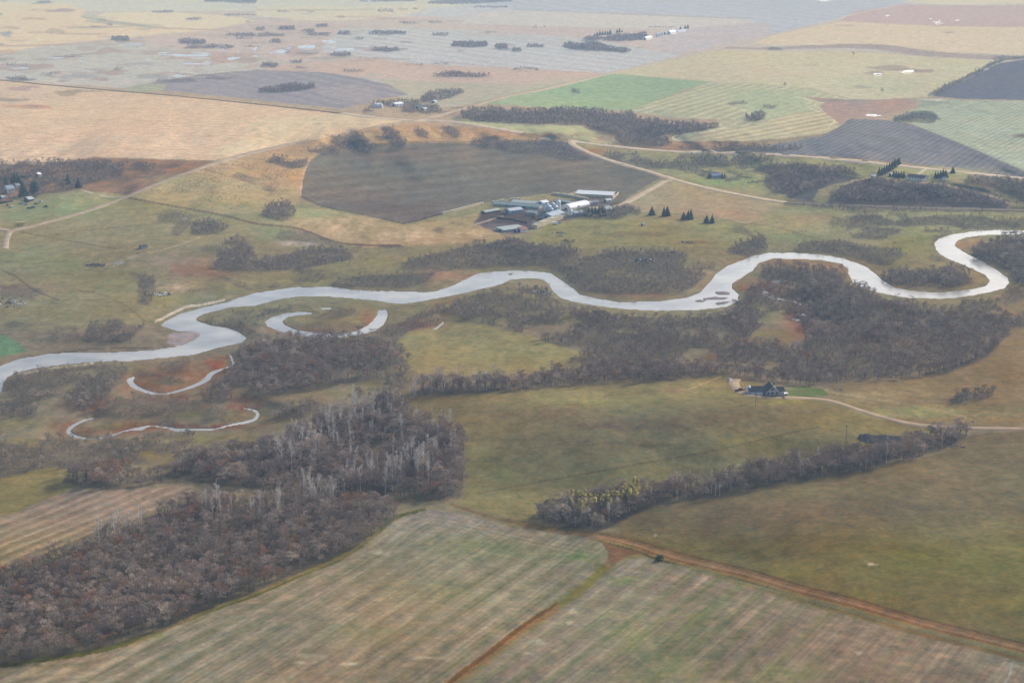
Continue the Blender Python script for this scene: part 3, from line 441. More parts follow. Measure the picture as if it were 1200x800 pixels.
# --- fine break-up everywhere: tufts, wear, patches of other growth
nn = np.clip((VV - 60) / 260, .25, 1)
CT *= (1 + .10 * nn * fbm(X0 / 40, Y0 / 70, 70, 4) + .12 * nn * fbm(X0 / 5, Y0 / 10, 80, 3) + .05 * fbm(UU / 3, VV / 1.6, 90, 2))[..., None]
hue = fbm(X0 / 70, Y0 / 110, 75, 3) * nn
CT[..., 0] *= 1 + .10 * hue; CT[..., 1] *= 1 - .03 * hue; CT[..., 2] *= 1 - .10 * hue
LITTER = np.zeros(UU.shape)
# ------------------------------------------------------------------ where the trees stand: (place, polygon, mix, spacing m, height m, cover 0..1)
# mix: share of t = bare tree, b = low brush, a = pale trunk aspen, r = rusty leaved tree
WOODS = [
 ('wood1', [(-260,762),(-100,718),(0,684),(60,656),(110,636),(165,612),(212,592),(245,583),(330,590),(400,590),(462,596),(466,604),(440,628),(400,650),(350,671),(300,693),(240,714),(190,738),(130,756),(60,769),(0,777),(-260,828)], 't.86 r.14', 4.3, 8.0, 1),
 ('wood1', [(108,647),(150,632),(170,622),(165,616),(120,632)], 'a1', 4, 13, .8), ('wood1', [(225,610),(262,622),(330,622),(335,600),(290,596),(240,595)], 'a1', 8, 14, .6), ('wood1', [(28,676),(34,676),(34,668),(28,668)], 'a1', 5, 10, 1),
 ('wood2', [(190,558),(205,545),(250,530),(300,527),(340,510),(380,497),(440,482),(476,474),(482,488),(500,498),(530,505),(543,520),(544,570),(536,584),(500,588),(470,585),(430,578),(380,580),(340,580),(290,572),(240,566)], 't.95 r.05', 4.6, 9.0, .93),
 ('wood2', [(300,530),(340,515),(400,502),(425,505),(400,540),(380,552),(340,555),(320,550)], 'a.75 t.25', 5, 13, .8), ('wood2', [(352,592),(360,575),(420,560),(470,555),(500,545),(505,570),(470,582),(420,577),(395,588),(370,594)], 'a.85 t.15', 4.6, 13, .85),
 ('wood2', [(372,492),(385,486),(400,478),(470,468),(478,474),(470,482),(430,490),(400,500),(375,505)], 'a.75 t.25', 5.2, 13, .85), ('wood2', [(460,540),(500,530),(520,545),(500,560),(465,565)], 'a.9 t.1', 4.4, 13, .85), ('wood2', [(352,592),(360,583),(395,582),(395,592)], 'a1', 3.6, 11, .9),
 ('wood2', [(372,488),(392,482),(398,486),(376,496)], 'a1', 6, 11, .7), ('wood2', [(478,470),(500,462),(560,459),(600,457),(604,450),(560,450),(500,452),(482,460)], 'a.7 t.3', 4.5, 12, .9),
 ('wood4', [(72,565),(80,556),(110,553),(140,556),(165,557),(192,558),(190,566),(165,572),(120,574),(90,570)], 't.8 r.2', 5, 8.5, 1),
 ('wood2', [(520,560),(545,500),(470,480),(400,500),(420,570)], 'a1', 11, 11, .9), ('strip', [(760,590),(1000,540),(900,552),(760,580)], 'a1', 9, 9.5, .8),
 ('valley', [(0,500),(60,470),(200,470),(230,480),(200,500),(60,500)], 'b1', 7, 4, .5), ('valley', [(640,385),(860,372),(900,430),(700,432)], 'b1', 6.5, 4.6, .75), ('valley', [(20,400),(180,395),(180,405),(20,412)], 'b1', 7, 3.0, .3), ('north', [(380,300),(480,292),(520,300),(470,318),(390,322)], 'b1', 7, 3.5, .35), ('north', [(900,262),(1060,250),(1080,300),(900,300)], 'b1', 8, 4, .4),
 ('north', [(0,250),(240,240),(300,300),(180,350),(0,380)], 'b1', 17, 2.2, .45), ('valley', [(470,470),(840,445),(1000,480),(880,545),(640,590),(550,585)], 'b1', 26, 1.3, .4), ('valley', [(780,600),(1100,540),(1195,520),(1195,740),(900,660)], 'b1', 26, 1.2, .4), ('far', [(700,185),(900,185),(1200,215),(1200,236),(900,228)], 'b1', 11, 3.2, .4), ('bluff', [(0,195),(220,190),(150,228),(100,222)], 'b1', 8, 3.4, .45),
 ('bluff', [(150,215),(250,195),(350,180),(480,150),(600,160),(480,168),(360,185),(330,235),(250,250)], 'b1', 6, 3.6, .42), ('north', [(600,262),(900,262),(880,292),(640,290)], 'b1', 11, 3, .3),
 ('strip', [(622,606),(640,598),(680,588),(720,580),(760,574),(820,567),(870,556),(920,546),(970,536),(1030,525),(1080,515),(1105,508),(1128,507),(1134,510),(1120,522),(1080,534),(1040,544),(1000,553),(960,560),(900,570),(830,584),(770,592),(740,602),(722,616),(700,622),(660,618),(640,616)], 't.84 r.04 a.12', 3.9, 9.0, 1),
 ('belt', [(600,460),(600,449),(640,438),(700,432),(760,430),(850,434),(900,444),(960,450),(1000,447),(1060,440),(1110,432),(1140,418),(1165,400),(1180,386),(1186,392),(1172,402),(1156,420),(1112,437),(1062,443),(990,447),(965,452),(940,452),(900,448),(850,440),(760,447),(700,450),(640,455)], 't.93 r.07', 4.6, 8.0, 1),
 ('belt', [(484,462),(500,456),(560,452),(600,449),(600,460),(560,461),(500,465)], 't1', 4.6, 7, .9),
 ('valley', [(640,428),(690,415),(650,405),(600,388),(560,378),(580,370),(640,365),(700,368),(760,372),(820,372),(880,366),(900,380),(870,396),(850,410),(830,425),(850,434),(760,430),(690,430)], 't.35 b.6 r.05', 5.2, 6.3, 0.76),
 ('valley', [(850,375),(870,352),(880,335),(895,330),(930,336),(960,340),(1000,346),(1060,356),(1110,356),(1160,352),(1180,365),(1178,385),(1160,400),(1120,425),(1060,438),(1000,445),(960,448),(900,442),(850,432),(840,420),(860,405),(890,400),(930,410),(945,395),(935,375),(915,362),(890,375),(880,395),(860,390)], 't.5 b.43 r.07', 5.0, 6.9, 0.9),
 ('valley', [(890,325),(895,314),(930,312),(965,316),(988,322),(1000,334),(1030,347),(1000,352),(960,345),(925,335)], 't.8 b.2', 5, 7.4, 0.94),
 ('valley', [(940,385),(960,352),(1000,352),(1060,362),(1080,380),(1040,400),(980,400)], 't.8 b.2', 5, 7.2, 0.94),
 ('valley', [(1028,338),(1035,322),(1060,318),(1090,316),(1115,312),(1135,322),(1142,332),(1120,337),(1080,337),(1055,334)], 't.7 b.3', 5, 7.2, 0.94),
 ('valley', [(1132,304),(1150,288),(1170,281),(1200,278),(1450,276),(1450,330),(1200,336),(1188,330),(1180,318),(1160,308)], 't.9 b.1', 5.2, 7.8, 0.94),
 ('valley', [(1186,338),(1200,338),(1450,332),(1450,345),(1200,350),(1184,360),(1165,352)], 'b1', 5, 4.5, 0.85),
 ('valley', [(1150,372),(1200,372),(1200,384),(1180,386)], 't.5 b.5', 5, 6.7, 0.94),
 ('valley', [(232,470),(250,452),(268,438),(275,425),(278,412),(300,402),(330,397),(400,397),(440,395),(470,402),(476,420),(482,432),(470,442),(440,445),(400,450),(370,458),(330,462),(290,466),(255,473)], 't.6 b.34 r.06', 4.7, 7.6, 0.94),
 ('valley', [(320,492),(335,480),(365,470),(372,478),(360,488),(335,492)], 't1', 4.6, 6.2, 0.94), ('valley', [(450,448),(475,440),(482,450),(470,458),(450,455)], 't1', 4.6, 6.7, 0.94),
 ('valley', [(460,395),(470,380),(500,360),(520,356),(525,368),(505,382),(480,388)], 'b.8 t.2', 4.6, 5.2, 0.85), ('valley', [(480,388),(490,372),(520,356),(515,382)], 'b1', 4.5, 4.5, 0.73),
 ('valley', [(522,372),(530,352),(560,345),(600,338),(640,337),(650,352),(640,362),(600,372),(560,372),(540,378)], 't.3 b.7', 4.8, 5.6, 0.81),
 ('valley', [(620,375),(650,358),(700,366),(720,375),(690,385)], 't.5 b.5', 5, 6.2, 0.92),
 ('valley', [(20,470),(2,456),(20,442),(60,434),(110,428),(150,428),(150,438),(140,450),(120,470),(100,480),(60,490),(30,492),(0,488),(0,470)], 't.35 b.65', 4.6, 5.6, 0.88),
 ('valley', [(185,432),(190,424),(225,420),(215,432),(200,438)], 'b.9 t.1', 4.6, 4.9, 0.85), ('valley', [(180,447),(205,440),(218,448),(200,452)], 'b1', 4.5, 3.8, 0.73),
 ('valley', [(115,475),(150,460),(200,466),(235,470),(240,484),(200,492),(150,492),(120,488)], 'b.85 t.15', 4.8, 4.5, 0.61), ('valley', [(235,484),(250,474),(268,482),(262,496),(240,496)], 'b1', 4.8, 4.5, 0.85), ('valley', [(165,510),(180,506),(225,507),(222,513),(175,515)], 'b1', 4.2, 4.5, 0.94),
 ('valley', [(-260,560),(-260,520),(0,515),(40,522),(60,510),(100,516),(150,514),(170,522),(160,540),(140,552),(90,552),(60,548),(20,556),(0,560)], 't.3 b.7', 4.6, 5.6, 0.93), ('valley', [(-260,516),(-260,480),(0,505),(12,516),(8,530),(0,530)], 'b1', 5, 4.5, 0.61),
 ('valley', [(130,525),(150,515),(200,520),(230,512),(215,528),(190,535),(160,545)], 't.4 b.6', 4.6, 5.6, 0.73),
 ('valley', [(230,378),(255,368),(300,362),(345,360),(330,372),(308,378),(300,388),(290,394),(270,384)], 'b.8 t.2', 4.7, 4.7, 0.94), ('valley', [(365,375),(385,364),(415,360),(418,366),(400,372),(392,374)], 'b1', 4.6, 4.5, 0.94), ('valley', [(445,392),(455,380),(470,378),(480,390),(465,400)], 'b1', 4.7, 4.5, 0.73),
 ('north', [(383,338),(395,328),(430,322),(500,320),(512,318),(500,332),(470,338),(430,336)], 't.4 b.6', 5, 5, 0.95),
 ('north', [(470,316),(480,303),(520,295),(560,286),(600,284),(640,290),(668,292),(680,302),(700,300),(790,300),(806,306),(800,314),(830,320),(812,338),(790,345),(740,345),(700,344),(680,340),(662,328),(655,318),(640,313),(600,312),(560,314),(520,318)], 't.55 b.42 r.03', 5.2, 6.4, 0.95),
 ('north', [(600,290),(640,288),(668,290),(684,298),(660,302),(620,298)], 't1', 5, 7, 0.95), ('north', [(695,300),(720,294),(790,294),(808,298),(806,304),(740,304)], 't1', 5, 6.5, 0.95),
 ('north', [(850,296),(870,284),(895,276),(900,292),(880,302)], 't1', 5, 6.5, 0.95), ('north', [(855,270),(860,264),(885,272),(880,278)], 'b1', 5, 4.5, 0.9),
 ('north', [(780,318),(790,308),(838,308),(836,316),(800,318)], 'b1', 5, 4.5, 0.84), ('north', [(928,296),(940,284),(990,282),(1020,290),(1055,290),(1060,300),(1040,312),(1025,310),(1000,302),(960,296)], 't.4 b.6', 5.2, 5, 0.9),
 ('north', [(990,270),(1000,252),(1060,250),(1070,262),(1050,275),(1040,280),(1000,280)], 't.4 b.6', 5.4, 5, 0.81), ('north', [(1060,256),(1100,252),(1200,254),(1450,258),(1450,264),(1200,268),(1140,268),(1110,272),(1085,272),(1060,262)], 't.4 b.6', 5.6, 5.4, 0.69), ('north', [(1090,290),(1096,276),(1115,272),(1100,285)], 'b1', 5, 4, 0.56),
 ('north', [(1086,303),(1092,298),(1110,303),(1100,308)], 'b1', 5, 4.4, 0.9), ('north', [(970,268),(975,254),(1000,252),(1000,266)], 'b1', 5.4, 4.5, 0.67),
 ('north', [(184,260),(186,248),(200,246),(228,252),(224,262),(210,276),(200,276),(205,262)], 'b1', 4.4, 4, 0.95), ('north', [(222,274),(226,260),(250,258),(268,266),(255,274),(240,276)], 't.8 b.2', 4.6, 6, 1),
 ('north', [(250,316),(255,300),(262,284),(280,276),(295,290),(300,305),(330,300),(360,292),(395,290),(415,298),(412,304),(390,308),(350,316),(300,318),(265,318)], 't.8 b.2', 4.8, 6.6, 0.95), ('north', [(235,294),(240,284),(256,286),(252,296)], 'b1', 4.4, 4, 0.95),
 ('north', [(162,356),(162,330),(168,320),(182,326),(180,348),(174,358)], 't.6 b.4', 4.6, 5, 0.95), ('north', [(150,322),(156,318),(166,322),(160,326)], 'b1', 4.2, 3.5, 0.95), ('north', [(256,325),(262,322),(292,335),(290,340),(275,334)], 'b1', 4.2, 3.6, 1),
 ('north', [(95,400),(104,380),(120,374),(140,374),(150,382),(172,380),(158,392),(152,400),(120,403)], 't.5 b.4 r.1', 4.8, 5.4, 0.95), ('north', [(0,345),(0,330),(30,330),(50,342),(72,352),(55,362),(20,360)], 'b1', 5, 3.6, 0.56), ('north', [(0,384),(10,375),(50,382),(90,384),(96,398),(60,404),(30,398)], 'b1', 5, 3.2, 0.5), ('north', [(320,280),(330,270),(360,272),(395,284),(400,290),(370,286)], 'b1', 4.6, 3.8, 0.9), ('north', [(340,330),(350,322),(380,322),(372,332)], 'b1', 4.6, 4, 0.9), ('north', [(312,336),(318,332),(330,333),(326,338)], 'b1', 4.6, 4, 0.9), ('north', [(340,318),(350,312),(380,316),(372,324)], 'b1', 4.6, 3, 0.56),
 ('bluff', [(-260,215),(-260,190),(0,192),(20,190),(60,190),(80,190),(130,188),(145,192),(142,208),(120,212),(96,218),(80,224),(60,212),(20,210)], 't.9 b.1', 6, 7, .85), ('bluff', [(0,222),(10,212),(60,212),(92,216),(96,222),(50,228),(40,234),(10,234)], 't1', 7, 7, .6), ('bluff', [(150,195),(160,190),(185,194),(180,200),(160,200)], 't.5 b.5', 6, 5, .8), ('bluff', [(135,218),(150,210),(165,215),(150,222)], 'b1', 6, 4, .5),
 ('bluff', [(302,254),(320,236),(334,236),(346,244),(346,254),(330,260)], 't.8 b.2', 4.8, 6.5, .95), ('bluff', [(304,222),(310,216),(328,222),(320,226)], 'b1', 5, 4, .9), ('bluff', [(312,190),(320,182),(345,188),(362,186),(358,196),(342,198)], 't.5 b.5', 5, 5, .9), ('bluff', [(360,178),(375,170),(395,172),(398,182),(380,184)], 't.5 b.5', 5, 5, .9), ('bluff', [(385,166),(398,158),(412,163),(436,181),(425,183),(400,174)], 't.6 b.4', 5.4, 5, .85), ('bluff', [(406,159),(420,155),(444,170),(440,178),(422,168)], 't.6 b.4', 5.4, 5, .85), ('bluff', [(446,150),(460,148),(476,168),(471,177),(455,167)], 't.7 b.3', 5.4, 5.5, .88), ('bluff', [(483,151),(497,152),(509,164),(500,165),(488,158)], 't.6 b.4', 5.4, 5, .85), ('bluff', [(516,149),(530,148),(542,159),(533,162),(520,155)], 't.6 b.4', 5.4, 5, .8), ('bluff', [(450,180),(455,173),(472,173),(470,178)], 'b1', 5.4, 4.5, .8), ('bluff', [(550,172),(552,164),(568,162),(578,160),(590,168),(570,173)], 't.7 b.3', 6, 6, .85), ('bluff', [(270,206),(276,200),(300,210),(296,216)], 'b1', 6, 4, .8), ('bluff', [(520,164),(560,160),(558,166)], 'b1', 6, 4, .4),
 ('bluff', [(580,174),(590,164),(620,164),(650,168),(668,174),(690,184),(696,188),(668,190),(640,184),(600,180)], 't.5 b.5', 5, 5, .97), ('bluff', [(702,185),(710,178),(745,180),(755,186),(770,190),(790,190),(798,182),(850,182),(910,186),(900,190),(850,196),(800,197),(760,200),(730,190)], 't1', 6.4, 6.5, .86), ('bluff', [(745,200),(800,196),(850,200),(870,206),(900,212),(880,215),(830,212),(790,206)], 't.5 b.5', 6.4, 5, .55),
 ('far', [(540,138),(550,130),(575,129),(600,131),(640,130),(650,127),(680,130),(740,134),(745,140),(800,147),(840,148),(842,150),(820,154),(785,157),(770,158),(785,166),(788,170),(760,174),(730,172),(722,164),(724,160),(700,152),(680,147),(640,146),(600,145),(560,143)], 't1', 6.6, 7.5, .96), ('far', [(785,176),(790,172),(830,172),(900,170),(940,172),(936,177),(900,178),(860,180),(790,179)], 't.6 b.4', 7, 5.5, .6),
 ('far', [(650,162),(655,157),(690,165),(700,170),(680,168)], 'b1', 7, 4, .6), ('far', [(895,214),(905,196),(940,196),(990,200),(980,212),(955,222),(930,232),(910,230),(900,222)], 't1', 6, 6.5, .9), ('far', [(850,198),(900,190),(960,196),(1000,200),(1010,206),(980,206),(900,204)], 't.5 b.5', 6.4, 6, .7), ('far', [(920,240),(922,232),(960,236),(1000,239),(1100,241),(1200,242),(1450,244),(1450,252),(1200,249),(1100,248),(1000,249)], 't1', 6, 6, .9),
 ('hill', [(972,240),(975,230),(985,222),(1005,214),(1025,211),(1060,215),(1100,218),(1130,225),(1160,234),(1176,240),(1172,246),(1120,246),(1060,246),(1000,243)], 't1', 5.6, 6.5, 1), ('hill', [(1130,216),(1136,208),(1160,207),(1200,212),(1450,218),(1450,240),(1200,240),(1190,232),(1160,220)], 't.8 b.2', 6, 6, .82),
 ('far', [(585,208),(586,206),(620,205)], 'b1', 6, 4, 0),
 ('yard', [(676,250),(680,244),(712,243),(720,240),(740,243),(750,247),(748,252),(735,250),(730,256),(700,257),(690,256),(680,256)], 't1', 5, 7, .85), ('yard', [(715,246),(718,236),(728,236),(732,244)], 't1', 6, 5, .4),
 ('farm2', [(432,126),(436,121),(462,120),(490,118),(500,110),(520,106),(540,105),(545,108),(530,114),(512,119),(490,124),(470,126),(450,124)], 't1', 7, 7, .9), ('farm2', [(470,128),(480,124),(510,122),(520,130),(500,134),(470,132)], 't.8 b.2', 7, 7, .8), ('farm2', [(424,132),(428,128),(440,130),(442,134)], 't1', 7, 6, .9), ('farm2', [(512,131),(530,120),(560,124),(540,128),(520,138)], 'b1', 7, 4, .5), ('farm2', [(450,134),(480,133),(520,134),(510,138),(480,138)], 'b1', 7, 3, .4),
 ('field', [(303,109),(306,105),(325,103),(345,101),(368,101),(371,104),(350,107),(325,109)], 't1', 6.5, 7.5, 1), ('field', [(506,90),(520,86),(535,84),(545,87),(578,89),(560,91),(530,91)], 't1', 7, 6, .9), ('field', [(528,55),(532,51),(560,51),(571,52),(571,55),(550,56)], 't1', 7, 8, 1), ('field', [(579,57),(583,54),(594,55),(597,58)], 't1', 7, 8, 1), ('field', [(430,40),(440,38),(470,38),(476,39),(474,40.5),(450,41)], 't1', 8, 7, 1), ('field', [(433,60),(440,58),(466,58),(470,60),(455,61.5)], 't1', 8, 7, 1), ('field', [(505,42),(510,40.5),(525,41),(524,42.5)], 't1', 8, 6, 1),
 ('field', [(383,65),(390,62.5),(410,62.5),(412,65.5),(400,66.5)], 't1', 8, 6, 1), ('field', [(395,41),(398,38.5),(408,38.5),(411,41)], 't1', 8, 7, 1), ('field', [(356,41.5),(362,40),(386,40),(387,42)], 't1', 8, 6, 1), ('field', [(352,38),(362,36),(370,36),(368,38)], 't1', 8, 6, .8), ('field', [(368,32),(374,30),(384,30),(384,32.5)], 't1', 8, 7, 1), ('field', [(325,35.5),(328,32.5),(344,32.5),(346,35.5)], 't1', 8, 7, 1), ('field', [(300,42.5),(304,40.5),(334,41),(332,43)], 't1', 8, 6, 1), ('field', [(300,36),(300,33),(310,33.5),(310,36)], 't1', 8, 6, 1), ('field', [(316,50.5),(319,47.5),(328,47.5),(330,50.5)], 't1', 8, 6, 1), ('field', [(303,79.5),(308,75.5),(320,74),(328,76),(324,79.5)], 't1', 8, 5.5, 1), ('field', [(337,74),(342,72),(355,71.5),(352,74)], 't1', 8, 5, .9), ('field', [(412,46),(420,44.5),(427,45),(424,46.5)], 't1', 8, 5, .9),
 ('field', [(208,50),(214,48),(238,48),(242,52),(225,53)], 't1', 8, 7, 1), ('field', [(214,58),(220,55.5),(245,54),(275,55),(272,57),(240,57.5)], 't1', 8, 6, .9), ('field', [(265,42),(270,40.5),(298,40.5),(300,43),(280,43)], 't1', 8, 6, .9), ('field', [(275,46.5),(282,45),(298,46)], 't1', 8, 6, .9), ('field', [(130,47),(133,44),(150,44.5),(152,48),(140,49)], 't1', 8, 7, .9), ('field', [(178,16),(178,14),(204,13.5),(203,15.5)], 't1', 9, 6, 1), ('field', [(218,24),(221,22.5),(232,22.5),(233,24)], 't1', 9, 5, 1), ('field', [(240,3),(242,0),(275,-1),(300,0),(300,5),(280,5),(262,3)], 't1', 9, 8, .95), ('field', [(-60,43),(0,42),(3,39),(10,38.5),(12,42),(4,43.5)], 't1', 9, 6, .8), ('field', [(6,92),(10,90),(30,90.5),(34,94),(16,94)], 't1', 7, 4, .9), ('field', [(180,96),(186,93),(225,92),(232,96),(205,97.5)], 'b1', 6, 3.2, .95), ('field', [(236,93),(246,90.5),(280,91),(262,94.5)], 'b1', 6, 3, .9), ('field', [(100,32.5),(110,31),(120,32)], 'b1', 8, 5, .8), ('field', [(55,17),(58,15.5),(72,17)], 'b1', 8, 5, 0),
 ('field', [(42,4),(45,2.5),(58,2.5),(60,4.5)], 't1', 9, 6, 1), ('field', [(260,19),(264,17.5),(300,17.5),(300,19)], 't1', 9, 5, .8), ('field', [(421,2.5),(422,.5),(440,-.5),(488,0),(488,2),(450,2.8)], 't1', 9, 7, .95), ('field', [(500,5),(505,3),(515,1),(530,0),(555,-2),(600,-2),(600,3),(560,5),(530,6)], 't1', 9, 7, .85), ('field', [(553,10),(556,8.5),(594,8.5),(594,10)], 't1', 9, 6, .95), ('field', [(442,15),(444,11),(460,11.5),(461,15)], 't1', 9, 5, .5), ('field', [(600,61),(602,57),(610,57),(611,61)], 't1', 8, 6, .9), ('field', [(616,55.5),(620,53),(636,53.5),(638,56)], 't1', 8, 5, .9), ('field', [(600,83.5),(604,80),(625,79.5),(635,82),(620,84.5)], 't1', 8, 4, .6), ('field', [(0,1),(3,-1),(8,-1),(8,2)], 't1', 9, 6, .9), ('field', [(668,110),(670,104),(678,104),(680,110)], 't.5 b.5', 8, 4, .6), ('field', [(623,33),(626,31),(640,32),(638,34)], 't1', 9, 4, .6), ('field', [(1450,-8),(1110,-3),(1090,-4),(1090,-2),(1450,-6)], 't1', 12, 7, 0),
 ('field', [(660,56),(664,52),(684,53),(690,50),(702,51),(706,55),(725,58),(740,60),(735,62),(700,60),(670,59)], 't.9 r.1', 8, 8, .9), ('field', [(735,58),(752,57),(756,53),(750,56),(740,58)], 'b1', 8, 5, .6), ('field', [(706,48),(712,43),(730,42),(757,40),(758,46),(740,48),(715,49)], 't1', 8, 8, .95), ('field', [(680,48),(690,44),(700,44),(710,46),(695,49)], 't1', 8, 7, .9), ('field', [(755,33),(770,31.5),(795,32.5),(785,33.5)], 't1', 9, 4, .9),
 ('field', [(872,142),(874,136),(896,134),(898,140),(885,143)], 't1', 6.5, 6.5, .95), ('field', [(892,128),(894,123),(912,124),(906,128)], 'b1', 6.5, 4.5, .9), ('field', [(850,124),(854,120),(872,119),(876,122),(864,125)], 'b1', 6.5, 4, .7), ('field', [(1046,141),(1052,135),(1068,133),(1085,133),(1105,140),(1090,142),(1065,143)], 'b.6 t.4', 6, 5, .95), ('field', [(1186,160),(1196,157),(1225,158),(1220,162)], 'b1', 6, 3, .9), ('field', [(1092,112),(1096,106),(1120,95),(1140,86),(1165,72),(1175,70),(1176,72),(1150,86),(1125,98),(1100,112)], 'b.6 t.4', 7.5, 5, .72), ('field', [(900,59),(902,55),(915,56),(918,59)], 't.5 b.5', 8, 3, .9), ('field', [(990,58),(992,53),(1040,53),(1045,58)], 'b1', 9, 3, .4), ('field', [(1160,70),(1166,66),(1260,64),(1260,68)], 'b1', 8, 4.4, .8), ('field', [(1150,8),(1160,4.5),(1450,4.5),(1450,6)], 'b1', 10, 4, .6),
 ('brush', [(1113,474),(1118,466),(1128,460),(1140,459),(1160,458),(1166,463),(1150,468),(1130,473)], 't.75 r.25', 4, 5.4, 1), ('brush', [(966,457),(974,455),(990,456),(990,458)], 'b1', 3.5, 2.5, .9),
 ('north', [(96,312),(104,306),(122,310),(124,314),(108,315)], 'b1', 4.4, 2.8, 0.9), ('north', [(118,315),(140,312),(150,302),(155,304),(140,314)], 'b1', 4.6, 2, 0.39), ('north', [(0,308),(10,304),(18,306),(14,310)], 'b1', 4.6, 3, 0.9), ('north', [(216,344),(222,340),(250,336),(254,338),(230,343)], 'b1', 4.6, 3, 0.9), ('north', [(380,204),(520,296),(510,298)], 'b1', 5, 3, 0), ('north', [(412,296),(420,286),(424,284),(426,288),(418,297)], 'b1', 4.6, 4, 0.9), ('north', [(440,288),(460,286),(480,288),(470,292),(450,291)], 'b1', 4.8, 3.4, 0.67), ('north', [(504,271),(512,266),(520,268),(518,272)], 'b1', 4.6, 3.6, 0.95), ('north', [(524,262),(530,260),(544,262),(540,265)], 'b1', 4.6, 3, 0.95), ('north', [(575,290),(600,278),(620,284),(600,292)], 't1', 5, 6, 0.95), ('north', [(540,292),(590,284),(640,288),(640,294),(580,296)], 't1', 5, 6, 0.9),
 ('near', [(690,276),(698,270),(705,272),(702,276)], 'b1', 4.5, 2.4, .9), ('near', [(656,286),(662,282),(672,284),(666,287)], 'b1', 4.6, 2.2, .5),
]
_q = random.Random(21)
for k in range(34):
    u, v = _q.uniform(-20, 620), _q.uniform(10, 92); r = (v + 80) / 150
    WOODS.append(('field', blob(u, v, _q.uniform(4, 13) * r, _q.uniform(.7, 1.7) * r), 'b.7 t.3', 7, _q.uniform(2.6, 4.6), .95))
def mixof(s):
    return [(p[0], float(p[1:])) for p in s.split()]
ROADMASK = np.zeros(UU.shape)     # filled by the roads
def sample_woods():
    out = {k: [] for k in 'tbar'}; rs = np.random.RandomState(11)
    for q, (place, poly, mix, sp, hgt, cov) in enumerate(WOODS):
        if cov <= 0: continue
        us = [p[0] for p in poly]; vs = [p[1] for p in poly]
        cor = [flatxy(a, b) for a in (min(us) - 4, max(us) + 4) for b in (min(vs) - 2, max(vs) + 2)]
        x0, x1 = min(c[0] for c in cor), max(c[0] for c in cor); y0, y1 = min(c[1] for c in cor), max(c[1] for c in cor)
        nx, ny = int((x1 - x0) / sp) + 1, int((y1 - y0) / sp) + 1
        gx, gy = np.meshgrid(np.arange(nx), np.arange(ny))
        gx = x0 + (gx + .5 + .9 * (rs.rand(ny, nx) - .5)) * sp; gy = y0 + (gy + .5 + .9 * (rs.rand(ny, nx) - .5)) * sp
        gx = gx.ravel(); gy = gy.ravel()
        # back to the picture plane of the flat map
        t = gy * SP + CAMZ * CP; w = gy * CP - CAMZ * SP * -1
        depth = gy * CP + CAMZ * SP; b = (CAMZ * CP - gy * SP) / depth; u = 600 + F * gx / depth; v = 400 + F * b
        wn = (4.2 if place == 'bluff' else 3.2) if max(vs) > 140 else 1.3
        nu = fbm(gx / 28, gy / 28, 100, 3) * wn * 3; nv = fbm(gx / 28, gy / 28, 120, 3) * wn * 1.4
        ok = inpoly(u + nu, v + nv, poly)
        cl = fbm(gx / 24, gy / 30, 130, 3) + .5
        cl = np.clip((cl - .5) * 1.9 + .5, 0, 1); ok &= cl < (cov * 1.02 if cov < .98 else 2)
        u, v, gx, gy, cl = u[ok], v[ok], gx[ok], gy[ok], cl[ok]
        j = np.clip(np.searchsorted(VA, v), 0, len(VA) - 1); i = np.clip(np.searchsorted(UA, u), 0, len(UA) - 1)
        ok = (WATER[j, i] < .3) & (ROADMASK[j, i] < .3) & (u > -235) & (u < 1435); u, v, cl = u[ok], v[ok], cl[ok]
        if not len(u): continue
        x, y, z = at_many(u, v)
        r = rs.rand(len(u)); lo = 0; big = fbm(x / 30, y / 30, 140, 2)
        for kk, sh in mixof(mix):
            m = (r >= lo) & (r < lo + sh + 1e-6); lo += sh
            hh = hgt * (.76 if place in ('bluff', 'north', 'yard', 'farm2') else 1) * (.6 + .72 * rs.rand(m.sum()) ** 1.3 + .6 * big[m]) * (.62 if kk == 'b' else 1) * (1.05 - .12 * cl[m])
            out[kk].append(np.stack([x[m], y[m], z[m], hh, rs.rand(m.sum()) * 6.283, u[m], v[m], np.full(m.sum(), q)], 1))
        # leaf litter and dead grass under the trees
    return {k: (np.concatenate(a) if a else np.zeros((0, 8))) for k, a in out.items()}
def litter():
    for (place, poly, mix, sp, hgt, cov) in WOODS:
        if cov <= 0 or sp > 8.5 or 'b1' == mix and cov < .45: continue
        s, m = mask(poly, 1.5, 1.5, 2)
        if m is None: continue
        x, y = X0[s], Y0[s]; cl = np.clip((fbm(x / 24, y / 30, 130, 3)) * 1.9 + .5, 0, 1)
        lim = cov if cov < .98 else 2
        LITTER[s] = np.maximum(LITTER[s], m * np.clip((lim + .12 - cl) * 5, 0, 1) * (.55 if mix.startswith('b') else .85))
